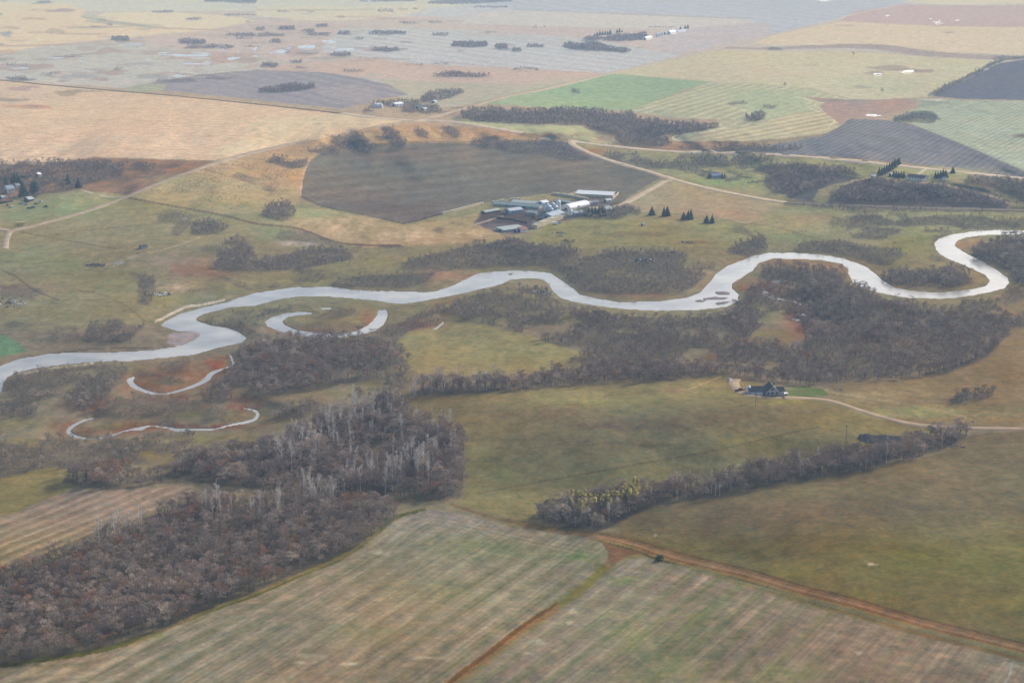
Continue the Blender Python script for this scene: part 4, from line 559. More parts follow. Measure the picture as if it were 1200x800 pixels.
# ------------------------------------------------------------------ object helpers
def tag(o, label=None, cat=None, group=None, kind=None):
    if label: o['label'] = label
    if cat: o['category'] = cat
    if group: o['group'] = group
    if kind: o['kind'] = kind
    return o
def link(o, parent=None):
    COL.objects.link(o)
    if parent is not None: o.parent = parent
    return o
def empty(name, loc=(0, 0, 0), rz=0.0):
    o = bpy.data.objects.new(name, None); o.empty_display_size = 1; o.location = loc; o.rotation_euler = (0, 0, rz); return link(o)
def mesh_np(name, verts, faces, mats, midx=None, smooth=False):
    me = bpy.data.meshes.new(name); me.from_pydata([tuple(map(float, v)) for v in verts], [], [tuple(f) for f in faces])
    for m in mats: me.materials.append(m)
    if midx is not None: me.polygons.foreach_set('material_index', np.array(midx, dtype=np.int32))
    if smooth: me.polygons.foreach_set('use_smooth', np.ones(len(faces), bool))
    me.update(); return me
class MB:
    def __init__(s): s.v = []; s.f = []; s.m = []
    def add(s, vs, fs, m=0):
        k = len(s.v); s.v += [tuple(v) for v in vs]; s.f += [tuple(i + k for i in f) for f in fs]; s.m += [m] * len(fs); return s
    def box(s, x0, x1, y0, y1, z0, z1, m=0):
        return s.add([(x0,y0,z0),(x1,y0,z0),(x1,y1,z0),(x0,y1,z0),(x0,y0,z1),(x1,y0,z1),(x1,y1,z1),(x0,y1,z1)], [(3,2,1,0),(4,5,6,7),(0,1,5,4),(1,2,6,5),(2,3,7,6),(3,0,4,7)], m)
    def tube(s, p, q, r0, r1, n=6, m=0, cap=True):
        p = np.array(p, float); q = np.array(q, float); d = q - p; d = d / (np.linalg.norm(d) or 1)
        a = np.cross(d, (0, 0, 1.0) if abs(d[2]) < .9 else (1.0, 0, 0)); a /= np.linalg.norm(a); b = np.cross(d, a)
        ring = lambda c, r: [tuple(c + r * (math.cos(2 * math.pi * i / n) * a + math.sin(2 * math.pi * i / n) * b)) for i in range(n)]
        fs = [(i, (i + 1) % n, n + (i + 1) % n, n + i) for i in range(n)]
        if cap: fs += [tuple(range(n))[::-1], tuple(range(n, 2 * n))]
        return s.add(ring(p, r0) + ring(q, r1), fs, m)
    def prism(s, prof, x0, x1, m=0):
        """profile in (y, z) pushed along x"""
        n = len(prof)
        return s.add([(x0, a, b) for a, b in prof] + [(x1, a, b) for a, b in prof], [(i, (i + 1) % n, n + (i + 1) % n, n + i) for i in range(n)] + [tuple(range(n))[::-1], tuple(range(n, 2 * n))], m)
    def cone(s, x, y, z0, z1, r0, r1, n=14, m=0): return s.tube((x, y, z0), (x, y, z1), r0, max(r1, .01), n, m)
    def build(s, name, mat, parent=None, loc=None, smooth=False):
        mats = mat if isinstance(mat, (list, tuple)) else [mat]
        o = bpy.data.objects.new(name, mesh_np(name, s.v, s.f, mats, s.m, smooth))
        if loc is not None: o.location = loc
        return link(o, parent)
# ------------------------------------------------------------------ materials
def nt(name):
    m = bpy.data.materials.new(name); m.use_nodes = True; t = m.node_tree; b = t.nodes['Principled BSDF']; return m, t, b
def simple(name, rgb, rough=.8, spec=.2, var=.12, scale=.8, metal=0.0):
    m, t, b = nt(name)
    b.inputs['Roughness'].default_value = rough; b.inputs['Specular IOR Level'].default_value = spec; b.inputs['Metallic'].default_value = metal
    tc = t.nodes.new('ShaderNodeTexCoord'); n = t.nodes.new('ShaderNodeTexNoise'); n.inputs['Scale'].default_value = scale; n.inputs['Detail'].default_value = 4
    t.links.new(tc.outputs['Object'], n.inputs['Vector'])
    r = t.nodes.new('ShaderNodeValToRGB'); r.color_ramp.elements[0].position = .3; r.color_ramp.elements[1].position = .7
    r.color_ramp.elements[0].color = tuple(c * (1 - var) for c in rgb) + (1,); r.color_ramp.elements[1].color = tuple(min(1, c * (1 + var)) for c in rgb) + (1,)
    t.links.new(n.outputs['Fac'], r.inputs['Fac']); t.links.new(r.outputs['Color'], b.inputs['Base Color']); return m
def foliage(name, stops, patch=.02):
    """every tree takes its own tone from the ramp, with slow drifts across the woods"""
    m, t, b = nt(name); b.inputs['Roughness'].default_value = .9; b.inputs['Specular IOR Level'].default_value = .05
    oi = t.nodes.new('ShaderNodeObjectInfo'); ns = t.nodes.new('ShaderNodeTexNoise'); ns.inputs['Scale'].default_value = patch; ns.inputs['Detail'].default_value = 1
    t.links.new(oi.outputs['Location'], ns.inputs['Vector'])
    mx = t.nodes.new('ShaderNodeMath'); mx.operation = 'MULTIPLY_ADD'; mx.inputs[1].default_value = .7
    sub = t.nodes.new('ShaderNodeMath'); sub.operation = 'MULTIPLY_ADD'; sub.inputs[1].default_value = 1.3; sub.inputs[2].default_value = -.5
    t.links.new(ns.outputs['Fac'], sub.inputs[0]); t.links.new(oi.outputs['Random'], mx.inputs[0]); t.links.new(sub.outputs[0], mx.inputs[2])
    r = t.nodes.new('ShaderNodeValToRGB'); e = r.color_ramp.elements
    e[0].position, e[0].color = stops[0][0], tuple(stops[0][1]) + (1,); e[1].position, e[1].color = stops[-1][0], tuple(stops[-1][1]) + (1,)
    for p, c in stops[1:-1]: k = e.new(p); k.color = tuple(c) + (1,)
    t.links.new(mx.outputs[0], r.inputs['Fac']); t.links.new(r.outputs['Color'], b.inputs['Base Color']); return m
M = {
 'bark': simple('grey_bark', (.15, .135, .125), .9, .1), 'pale_bark': simple('pale_aspen_bark', (.60, .565, .52), .85, .1, .2, 1.5),
 'twig': foliage('bare_twigs', [(0, (0.194, 0.148, 0.120)), (.2, (0.388, 0.291, 0.228)), (.38, (0.251, 0.199, 0.165)), (.55, (0.479, 0.376, 0.302)), (.7, (0.228, 0.188, 0.154)), (.85, (0.593, 0.467, 0.376)), (1, (0.353, 0.262, 0.199))]),
 'brush': foliage('low_brush_twigs', [(0, (0.169, 0.137, 0.104)), (.3, (0.325, 0.247, 0.182)), (.5, (0.221, 0.195, 0.130)), (.75, (0.429, 0.312, 0.221)), (1, (0.299, 0.260, 0.176))], .03),
 'atwig': foliage('pale_aspen_twigs', [(0, (.44, .39, .34)), (.5, (.58, .52, .45)), (1, (.64, .58, .50))]),
 'rust': foliage('rusty_leaves', [(0, (.30, .16, .09)), (.4, (.40, .24, .15)), (.7, (.36, .25, .17)), (1, (.48, .34, .21))]),
 'gold': foliage('golden_leaves', [(0, (.46, .38, .12)), (.5, (.56, .46, .13)), (1, (.40, .35, .18))]),
 'spruce': foliage('spruce_needles', [(0, (.026, .046, .030)), (.5, (.040, .066, .040)), (1, (.052, .078, .046))]),
 'spruce_trunk': simple('spruce_bark', (.10, .075, .055), .9, .1),
}
# ------------------------------------------------------------------ light, air, camera
SUN_EL, SUN_AZ = 27.0, 44.0        # degrees; azimuth clockwise from +Y (straight ahead)
EXPO = 1.62; SIGMA = .9e-4
W = bpy.data.worlds.new('World'); SC.world = W; W.use_nodes = True
wt = W.node_tree; bg = wt.nodes['Background']; sky = wt.nodes.new('ShaderNodeTexSky'); sky.sky_type = 'NISHITA'; sky.sun_disc = False
sky.sun_elevation = R(SUN_EL); sky.sun_rotation = R(SUN_AZ); sky.altitude = 600; sky.air_density = 1.0; sky.dust_density = 5.0; sky.ozone_density = 1.0
wt.links.new(sky.outputs[0], bg.inputs[0]); bg.inputs[1].default_value = .065
sd = bpy.data.lights.new('sun', 'SUN'); sd.energy = 1.5; sd.angle = R(10); sd.color = (1.0, .93, .84)
so = bpy.data.objects.new('sun', sd); COL.objects.link(so)
sx, sy, sz = math.sin(R(SUN_AZ)) * math.cos(R(SUN_EL)), math.cos(R(SUN_AZ)) * math.cos(R(SUN_EL)), math.sin(R(SUN_EL))
so.rotation_euler = Vector((sx, sy, sz)).to_track_quat('Z', 'Y').to_euler(); so.location = (0, 0, 900)
cd = bpy.data.cameras.new('camera'); cam = bpy.data.objects.new('camera', cd); COL.objects.link(cam); SC.camera = cam
cam.location = (0, 0, CAMZ); cam.rotation_euler = (R(90) - PITCH, 0, 0); cd.sensor_width = 36; cd.lens = 36 * F / 1200; cd.clip_start = 1; cd.clip_end = 120000
SC.view_settings.view_transform = 'Standard'; SC.view_settings.look = 'None'; SC.view_settings.gamma = 1; SC.view_settings.exposure = EXPO; SC.view_settings.use_curve_mapping = False
cy = SC.cycles; SC.render.engine = 'CYCLES'
cy.max_bounces = 5; cy.diffuse_bounces = 2; cy.glossy_bounces = 2; cy.transmission_bounces = 2; cy.volume_bounces = 1; cy.transparent_max_bounces = 4
cy.use_denoising = True; cy.denoiser = 'OPENIMAGEDENOISE'; cy.denoising_input_passes = 'RGB_ALBEDO_NORMAL'; cy.denoising_prefilter = 'NONE'; cy.sample_clamp_indirect = 4; cy.use_adaptive_sampling = True; cy.adaptive_threshold = .006
hb = MB(); hb.box(-46000, 46000, -1500, 46000, -8, CAMZ + 14)
hm, ht, hbb = nt('hazy_air'); ht.nodes.remove(hbb); pv = ht.nodes.new('ShaderNodeVolumePrincipled')
pv.inputs['Color'].default_value = (.50, .72, 1.0, 1); pv.inputs['Density'].default_value = SIGMA; pv.inputs['Anisotropy'].default_value = .0
ht.links.new(pv.outputs[0], ht.nodes['Material Output'].inputs['Volume'])
import os as _os
if not globals().get('NOHAZE'):
    hz = hb.build('haze', hm); tag(hz, 'thin pale haze over the whole plain', 'haze', kind='stuff')
# haze and light as they turn out here, used to turn seen colours into base colours
DIST = np.sqrt(XX ** 2 + YY ** 2 + (CAMZ - HH) ** 2)
def s2l(c): c = np.asarray(c, float) / 255; return np.where(c <= .04045, c / 12.92, ((c + .055) / 1.055) ** 2.4)
_D = [700, 854, 1031, 1312, 1811, 2426, 3251, 4595, 5671, 6714, 12000]
_TE = np.array([(1.25,1.25,1.27),(1.225,1.23,1.25),(1.19,1.20,1.225),(1.15,1.165,1.185),(1.09,1.11,1.14),(1.055,1.075,1.11),(1.03,1.043,1.082),(.977,1.0,1.058),(.92,.94,1.033),(.873,.889,.984),(.70,.72,.81)])
_OF = np.array([(.021,.031,.044),(.027,.038,.057),(.034,.048,.067),(.046,.063,.090),(.059,.084,.120),(.071,.101,.146),(.093,.132,.184),(.119,.173,.241),(.142,.203,.281),(.161,.230,.322),(.2,.29,.41)])
def base_colour(rgb, dist):
    te = np.stack([np.interp(dist, _D, _TE[:, k]) for k in range(3)], -1); of = np.stack([np.interp(dist, _D, _OF[:, k]) for k in range(3)], -1)
    return np.clip((s2l(np.clip(rgb, 5, 250)) - of) / te, .012, .62)
# ------------------------------------------------------------------ roads: raised gravel ribbons
def zat(x, y):
    h = 0.0
    for _ in range(5):
        dep = y * CP + (CAMZ - h) * SP; u = 600 + F * x / dep; v = 400 + F * ((CAMZ - h) * CP - y * SP) / dep
        i = int(np.clip(np.searchsorted(UA, u) - 1, 0, len(UA) - 2)); j = int(np.clip(np.searchsorted(VA, v) - 1, 0, len(VA) - 2))
        a = min(max((u - UA[i]) / (UA[i + 1] - UA[i]), 0), 1); b = min(max((v - VA[j]) / (VA[j + 1] - VA[j]), 0), 1)
        h = (HH[j, i] * (1 - a) + HH[j, i + 1] * a) * (1 - b) + (HH[j + 1, i] * (1 - a) + HH[j + 1, i + 1] * a) * b
    return float(h)
ROADS = [
 ('grid_road', (180,166,152), 8.0, [(12,271),(50,262),(100,248),(140,234),(150,230),(190,213),(230,199),(250,192),(300,178),(360,165),(430,150.5),(480,142),(500,139.3)], 'pale gravel road climbing from the valley to the golden field'),
 ('grid_road', (200,186,172), 11.0, [(500,139.3),(545,127),(580,117.5),(600,112),(640,104.5),(715,86),(790,68),(820,62),(850,54),(900,42.5),(970,25.5),(1000,17),(1065,3.5),(1120,-8)], 'straight gravel road running diagonally to the far plain'),
 ('field_road', (140,132,126), 11.0, [(-240,66),(-100,82),(0,94),(100,103.5),(200,112),(300,122),(360,128.5),(400,133)], 'dark field road along the top edge of the golden field'),
 ('rim_road', (208,192,174), 13.0, [(400,133),(440,138.2),(480,141.3),(510,141.5),(540,144.3),(580,150.5),(600,154),(660,164),(720,172),(800,178.5),(900,181),(980,187),(1040,193),(1110,200.5),(1200,209.5),(1440,236)], 'long pale road along the rim of the valley to the edge of the picture'),
 ('side_road', (200,184,164), 10.0, [(670,165.5),(672,170),(690,179),(720,190),(760,201),(788,210),(830,221),(880,231),(920,237.5)], 'narrow gravel road dropping off the rim road to the valley floor'),
 ('rail_grade', (128,126,124), 10.0, [(920,237.5),(960,240),(1000,241.5),(1100,244.5),(1200,247),(1440,252)], 'dark grade line along the foot of the wooded hill'),
 ('farm_lane', (200,184,164), 8.0, [(690,244),(708,243),(726,241),(745,231.5),(762,222),(776,214),(787,210.5)], 'farm lane from the barns up to the side road'),
 ('farm_lane', (190,178,160), 5.0, [(93,223),(110,227),(125,231),(140,231.5),(150,230.5)], 'short pale lane joining the road at the wooded corner'),
 ('grid_road', (176,162,148), 7.0, [(12,271),(0,268.5),(-60,256),(-240,222)], 'gravel road leaving the picture at the left crossing'),
 ('farm_lane', (180,168,152), 5.0, [(12,271),(9,276),(7,283),(6,292)], 'short curved track below the left crossing'),
 ('driveway', (178,158,138), 5.0, [(862,445),(860,449),(863,455),(872,461.5),(890,464.8),(910,465.5),(940,466.5),(968,469),(985,473.3),(1005,480),(1040,490.5),(1070,497),(1100,500),(1130,501.5),(1200,502.5),(1440,503)], 'curving gravel driveway to the dark roofed house'),
 ('farm_lane', (200,190,165), 4.0, [(1074,206),(1080,201),(1086,197.5)], 'short pale lane from the hilltop house to the rim road'),
]
for k, (n, rgb, wd, pts, lab) in enumerate(ROADS):
    s, m = mask(ribbon([(u, v, max(1.0, .75 * wd / mpp(v) * .5)) for u, v in pts], 3), 0, 0, 1)
    ROADMASK[s] = np.maximum(ROADMASK[s], m)
def road_mesh(pts, wd, lift=.4):
    C = []
    for p in smooth(pts, 5): C.append(at(p[0], p[1]))
    # even steps
    Q = [C[0]]
    for a, b in zip(C[:-1], C[1:]):
        L = (b - a).length; n = max(1, int(L / 14))
        for i in range(1, n + 1): Q.append(a.lerp(b, i / n))
    vs = []; fs = []
    for i, c in enumerate(Q):
        d = Q[min(i + 1, len(Q) - 1)] - Q[max(i - 1, 0)]; l = math.hypot(d.x, d.y) or 1; nx, ny = -d.y / l, d.x / l
        for o, dz in ((-.5 - 1.6 / wd, -.5), (-.5, lift), (0, lift + .08), (.5, lift), (.5 + 1.6 / wd, -.5)):
            x, y = c.x + nx * o * wd, c.y + ny * o * wd; vs.append((x, y, zat(x, y) + dz))
    for i in range(len(Q) - 1):
        for k in range(4): a = i * 5 + k; fs.append((a, a + 1, a + 6, a + 5))
    return vs, fs
def gravel(name, rgb, dist):
    c = base_colour(np.array([rgb], float), np.array([dist]))[0]
    m, t, b = nt(name); b.inputs['Roughness'].default_value = .95; b.inputs['Specular IOR Level'].default_value = .1
    tc = t.nodes.new('ShaderNodeTexCoord'); n = t.nodes.new('ShaderNodeTexNoise'); n.inputs['Scale'].default_value = .12; n.inputs['Detail'].default_value = 6
    r = t.nodes.new('ShaderNodeValToRGB'); r.color_ramp.elements[0].position = .3; r.color_ramp.elements[1].position = .72
    r.color_ramp.elements[0].color = tuple(c * .72) + (1,); r.color_ramp.elements[1].color = tuple(np.minimum(c * 1.16, .7)) + (1,)
    t.links.new(tc.outputs['Object'], n.inputs['Vector']); t.links.new(n.outputs['Fac'], r.inputs['Fac']); t.links.new(r.outputs['Color'], b.inputs['Base Color']); return m
ROADOBJ = []
for n, rgb, wd, pts, lab in ROADS:
    vs, fs = road_mesh(pts, wd); mid = at(*pts[len(pts) // 2])
    me = mesh_np(n, vs, fs, [gravel(n + '_gravel', rgb, math.hypot(mid.y, CAMZ))], smooth=True); o = link(bpy.data.objects.new(n, me)); tag(o, lab, 'road', kind='structure')
# ------------------------------------------------------------------ the ground sheet
litter()
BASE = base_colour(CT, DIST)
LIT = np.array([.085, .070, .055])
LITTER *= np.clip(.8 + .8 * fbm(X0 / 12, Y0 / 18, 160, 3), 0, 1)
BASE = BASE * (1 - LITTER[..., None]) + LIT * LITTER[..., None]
_bed = (WATER > .5)[..., None]; BASE = np.where(_bed, BASE * .6, BASE)
NV, NU = UU.shape
me = bpy.data.meshes.new('ground'); me.vertices.add(NV * NU); me.vertices.foreach_set('co', np.stack([XX, YY, HH], -1).astype(np.float32).ravel())
idx = np.arange(NV * NU).reshape(NV, NU); q = np.stack([idx[1:, :-1], idx[1:, 1:], idx[:-1, 1:], idx[:-1, :-1]], -1).reshape(-1, 4)
nf = len(q); me.loops.add(nf * 4); me.loops.foreach_set('vertex_index', q.ravel().astype(np.int32)); me.polygons.add(nf)
me.polygons.foreach_set('loop_start', (np.arange(nf) * 4).astype(np.int32)); me.polygons.foreach_set('loop_total', np.full(nf, 4, np.int32)); me.polygons.foreach_set('use_smooth', np.ones(nf, bool))
me.update(calc_edges=True)
ca = me.color_attributes.new('tone', 'FLOAT_COLOR', 'POINT'); ca.data.foreach_set('color', np.concatenate([BASE, np.ones(BASE.shape[:2] + (1,))], -1).astype(np.float32).ravel())
rw = me.attributes.new('rows', 'FLOAT_VECTOR', 'POINT'); rw.data.foreach_set('vector', ROWS.astype(np.float32).ravel())
gm, t, b = nt('fields_and_grass'); b.inputs['Roughness'].default_value = 1; b.inputs['Specular IOR Level'].default_value = 0
at_ = t.nodes.new('ShaderNodeAttribute'); at_.attribute_name = 'tone'; tc = t.nodes.new('ShaderNodeTexCoord')
def noise(scale, detail, sx=1, sy=1):
    mp = t.nodes.new('ShaderNodeMapping'); mp.inputs['Scale'].default_value = (sx, sy, 1); n = t.nodes.new('ShaderNodeTexNoise'); n.inputs['Scale'].default_value = scale; n.inputs['Detail'].default_value = detail; n.inputs['Roughness'].default_value = .65
    t.links.new(tc.outputs['Object'], mp.inputs['Vector']); t.links.new(mp.outputs[0], n.inputs['Vector']); return n
n1 = noise(.35, 5); n2 = noise(.06, 4)
ad = t.nodes.new('ShaderNodeMath'); ad.operation = 'ADD'; t.links.new(n1.outputs['Fac'], ad.inputs[0]); t.links.new(n2.outputs['Fac'], ad.inputs[1])
mr = t.nodes.new('ShaderNodeMapRange'); mr.inputs[1].default_value = .6; mr.inputs[2].default_value = 1.4; mr.inputs[3].default_value = .64; mr.inputs[4].default_value = 1.36; t.links.new(ad.outputs[0], mr.inputs[0])
vm = t.nodes.new('ShaderNodeVectorMath'); vm.operation = 'SCALE'; t.links.new(at_.outputs['Color'], vm.inputs[0]); t.links.new(mr.outputs[0], vm.inputs['Scale'])
def mixc(fac, a, c, f=None):
    m = t.nodes.new('ShaderNodeMix'); m.data_type = 'RGBA'; m.blend_type = 'MULTIPLY'; m.inputs['Factor'].default_value = 1
    t.links.new(a, m.inputs['A']); t.links.new(c, m.inputs['B']); return m.outputs['Result']
# tufts: warm dry against green damp
n4 = noise(.16, 6); tr = t.nodes.new('ShaderNodeValToRGB'); e = tr.color_ramp.elements; e[0].position = .36; e[0].color = (.80, .90, .92, 1); e[1].position = .64; e[1].color = (1.20, 1.10, 1.02, 1)
t.links.new(n4.outputs['Fac'], tr.inputs['Fac']); c1 = mixc(1, vm.outputs[0], tr.outputs['Color'])
# drill rows and swaths, running along each field's own direction
ar = t.nodes.new('ShaderNodeAttribute'); ar.attribute_name = 'rows'; sx_ = t.nodes.new('ShaderNodeSeparateXYZ'); t.links.new(ar.outputs['Vector'], sx_.inputs[0])
def rowline(f, g, lo, hi):
    cbx = t.nodes.new('ShaderNodeCombineXYZ'); a1 = t.nodes.new('ShaderNodeMath'); a1.operation = 'MULTIPLY'; a1.inputs[1].default_value = f; a2 = t.nodes.new('ShaderNodeMath'); a2.operation = 'MULTIPLY'; a2.inputs[1].default_value = g
    t.links.new(sx_.outputs[0], a1.inputs[0]); t.links.new(sx_.outputs[1], a2.inputs[0]); t.links.new(a1.outputs[0], cbx.inputs[0]); t.links.new(a2.outputs[0], cbx.inputs[1])
    nz = t.nodes.new('ShaderNodeTexNoise'); nz.inputs['Scale'].default_value = 1; nz.inputs['Detail'].default_value = 3; t.links.new(cbx.outputs[0], nz.inputs['Vector'])
    r_ = t.nodes.new('ShaderNodeMapRange'); r_.inputs[1].default_value = .35; r_.inputs[2].default_value = .65; r_.inputs[3].default_value = lo; r_.inputs[4].default_value = hi; t.links.new(nz.outputs['Fac'], r_.inputs[0]); return r_.outputs[0]
r1 = rowline(.42, .012, -.13, .13); r2 = rowline(1.3, .03, -.09, .09)
sm = t.nodes.new('ShaderNodeMath'); sm.operation = 'ADD'; t.links.new(r1, sm.inputs[0]); t.links.new(r2, sm.inputs[1]); ml = t.nodes.new('ShaderNodeMath'); ml.operation = 'MULTIPLY_ADD'; ml.inputs[2].default_value = 1; t.links.new(sm.outputs[0], ml.inputs[0]); t.links.new(sx_.outputs[2], ml.inputs[1])
v2 = t.nodes.new('ShaderNodeVectorMath'); v2.operation = 'SCALE'; t.links.new(c1, v2.inputs[0]); t.links.new(ml.outputs[0], v2.inputs['Scale']); t.links.new(v2.outputs[0], b.inputs['Base Color'])
bp = t.nodes.new('ShaderNodeBump'); bp.inputs['Strength'].default_value = .35; bp.inputs['Distance'].default_value = .5; t.links.new(n1.outputs['Fac'], bp.inputs['Height']); t.links.new(bp.outputs[0], b.inputs['Normal'])
me.materials.append(gm); go = link(bpy.data.objects.new('ground', me)); tag(go, 'patchwork of stubble fields, pasture and valley floor', 'ground', kind='structure')
# ------------------------------------------------------------------ water
wm, t, b = nt('river_water'); b.inputs['Base Color'].default_value = (.30, .285, .25, 1); b.inputs['Roughness'].default_value = .12; b.inputs['IOR'].default_value = 1.333; b.inputs['Specular IOR Level'].default_value = .5
tc = t.nodes.new('ShaderNodeTexCoord'); n = t.nodes.new('ShaderNodeTexNoise'); n.inputs['Scale'].default_value = .25; n.inputs['Detail'].default_value = 5; bp = t.nodes.new('ShaderNodeBump'); bp.inputs['Strength'].default_value = .25; bp.inputs['Distance'].default_value = .06
n3 = t.nodes.new('ShaderNodeTexNoise'); n3.inputs['Scale'].default_value = .02; n3.inputs['Detail'].default_value = 4; rr_ = t.nodes.new('ShaderNodeMapRange'); rr_.inputs[1].default_value = .4; rr_.inputs[2].default_value = .65; rr_.inputs[3].default_value = .06; rr_.inputs[4].default_value = .26
t.links.new(tc.outputs['Object'], n3.inputs['Vector']); t.links.new(n3.outputs['Fac'], rr_.inputs[0]); t.links.new(rr_.outputs[0], b.inputs['Roughness'])
t.links.new(tc.outputs['Object'], n.inputs['Vector']); t.links.new(n.outputs['Fac'], bp.inputs['Height']); t.links.new(bp.outputs[0], b.inputs['Normal'])
wr = t.nodes.new('ShaderNodeValToRGB'); wr.color_ramp.elements[0].position = .38; wr.color_ramp.elements[1].position = .64; wr.color_ramp.elements[0].color = (.24, .23, .205, 1); wr.color_ramp.elements[1].color = (.42, .395, .35, 1); t.links.new(n3.outputs['Fac'], wr.inputs['Fac']); t.links.new(wr.outputs['Color'], b.inputs['Base Color'])
def water(name, poly, z, label, grow=1.6):
    """flat sheet over the lattice cells near the outline; the banks rise through it"""
    s = window(poly, 6); m = WATER[s]; m = blur(inpoly(UU[s], VV[s], poly).astype(float), 5) > .02
    u = UU[s]; v = VV[s]; a, bb, c = ray(u, v); x = a / c * (CAMZ - z); y = bb / c * (CAMZ - z)
    cell = m[:-1, :-1] | m[1:, :-1] | m[:-1, 1:] | m[1:, 1:]
    ids = -np.ones(u.shape, int); use = np.zeros(u.shape, bool); use[:-1, :-1] |= cell; use[1:, :-1] |= cell; use[:-1, 1:] |= cell; use[1:, 1:] |= cell
    ids[use] = np.arange(use.sum()); vs = np.stack([x[use], y[use], np.full(use.sum(), z)], 1)
    jj, ii = np.nonzero(cell); fs = np.stack([ids[jj + 1, ii], ids[jj + 1, ii + 1], ids[jj, ii + 1], ids[jj, ii]], 1)
    o = link(bpy.data.objects.new(name, mesh_np(name, vs, fs.tolist(), [wm]))); tag(o, label, 'water', kind='structure')
water('river', RIVER, 0.0, 'broad pale river winding across the valley')
water('oxbow_lake', OXBOW, 0.0, 'curved oxbow lake beside the river')
CL = ['narrow creek loop in red marsh near the left', 'long thin creek winding through red marsh', 'small creek channel in the brush right of centre', 'sliver of water at the top of the oxbow', 'small pool in the reddish channel', 'tiny pool below the reddish channel', 'thin wet channel in red brush', 'small pool by the river bend']
for (n_, p), l_ in zip(CREEKS, CL): water('creek', ribbon(p), 0.0, l_)
for k, (u, v, a, b_) in enumerate(PONDS): water('pond', blob(u, v, a, b_), PONDZ[k] - .35, 'small bright pond on the far plain'); COL.objects[-1]['group'] = 'ponds on the far plain'
# ------------------------------------------------------------------ trees
def basis(d):
    d = d / (np.linalg.norm(d) + 1e-9); a = np.cross(d, (0, 0, 1.0) if abs(d[2]) < .9 else (1.0, 0, 0)); a /= np.linalg.norm(a); return d, a, np.cross(d, a)
def blades(mb, P_, D_, L_, W_, rs, m=1):
    """thin tapering twigs: one narrow triangle each"""
    for p, d, l, w in zip(P_, D_, L_, W_):
        d, a, b = basis(d); t = rs.rand() * 3.14; s = (a * math.cos(t) + b * math.sin(t)) * w * .5
        mb.add([p - s, p + s, p + d * l], [(0, 1, 2)], m)
def bare_parts(seed, h=8.0, spread=.30, lift=.28, n=420, tw=.075, rag=1.0, trunk=.16, lobes=7, leaf=0):
    """a leafless broadleaf: tapered trunk, limbs, and a ragged haze of twigs in several lobes"""
    rs = np.random.RandomState(seed); T = MB(); C = MB(); lean = rs.randn(2) * .04 * h
    top = np.array([lean[0], lean[1], h * .62]); mid = np.array([lean[0] * .5, lean[1] * .5, h * lift])
    T.tube((0, 0, -.6), mid, trunk, trunk * .7, 6); T.tube(mid, top, trunk * .7, trunk * .2, 5)
    cs = []
    for i in range(lobes):
        a = i * 2.4 + rs.rand() * .8; r = h * spread * (.35 + .55 * rs.rand()); z = h * (lift + .12 + (.5 - lift * .3) * rs.rand())
        c = np.array([r * math.cos(a) + lean[0], r * math.sin(a) + lean[1], z]); cs.append((c, h * spread * (.36 + .28 * rs.rand())))
        s0 = mid * (1 - .5 * rs.rand()) + top * 0 + (top - mid) * .35 * rs.rand(); T.tube(s0, c, trunk * .45, trunk * .12, 4, 0, False)
    cs.append((np.array([lean[0], lean[1], h * .74]), h * spread * .62))
    for k in range(n):
        c, r = cs[rs.randint(len(cs))]; d = rs.randn(3); d /= np.linalg.norm(d); d[2] = abs(d[2]) * .9 - .25
        p = c + d * r * (.25 + .8 * rs.rand() ** .6) * np.array([1, 1, 1.05]); out = (p - mid); out /= np.linalg.norm(out); dr = out + rs.randn(3) * .5 * rag; dr[2] += .45
        l = h * (.055 + .075 * rs.rand())
        if leaf:
            d_, a_, b_ = basis(dr); q = .5 * leaf * (.6 + .8 * rs.rand()); C.add([p - a_ * q - b_ * q, p + a_ * q - b_ * q, p + a_ * q + b_ * q, p - a_ * q + b_ * q], [(0, 1, 2, 3)], 1)
        else: blades(C, [p], [dr], [l], [tw * (.6 + .9 * rs.rand())], rs)
    return T, C
def aspen_parts(seed, h=14.0, n=170, leaf=0, tw=.10):
    rs = np.random.RandomState(seed); T = MB(); C = MB(); b = rs.randn(2) * .02 * h; p0 = np.array([0, 0, -.6])
    k1 = np.array([b[0] * .4, b[1] * .4, h * .45]); k2 = np.array([b[0], b[1], h * .93]); T.tube(p0, k1, .19, .15, 6); T.tube(k1, k2, .15, .05, 5)
    for i in range(13):
        z = h * (.42 + .5 * rs.rand()); a = rs.rand() * 6.28; l = h * (.10 + .10 * rs.rand()) * (1.25 - z / h)
        s = np.array([b[0] * z / h, b[1] * z / h, z]); e = s + np.array([math.cos(a) * l * .8, math.sin(a) * l * .8, l * 1.3]); T.tube(s, e, .07, .03, 4, 0, False)
        for _ in range(n // 13):
            t = .3 + .8 * rs.rand(); p = s + (e - s) * t + rs.randn(3) * h * .022; d = (e - s) / l + rs.randn(3) * .45; d[2] += .4
            if leaf:
                d_, a_, b_ = basis(d); q = .5 * leaf * (.6 + .8 * rs.rand()); C.add([p - a_ * q - b_ * q, p + a_ * q - b_ * q, p + a_ * q + b_ * q, p - a_ * q + b_ * q], [(0, 1, 2, 3)], 1)
            else: blades(C, [p], [d], [h * (.035 + .045 * rs.rand())], [tw * (.6 + .8 * rs.rand())], rs)
    return T, C
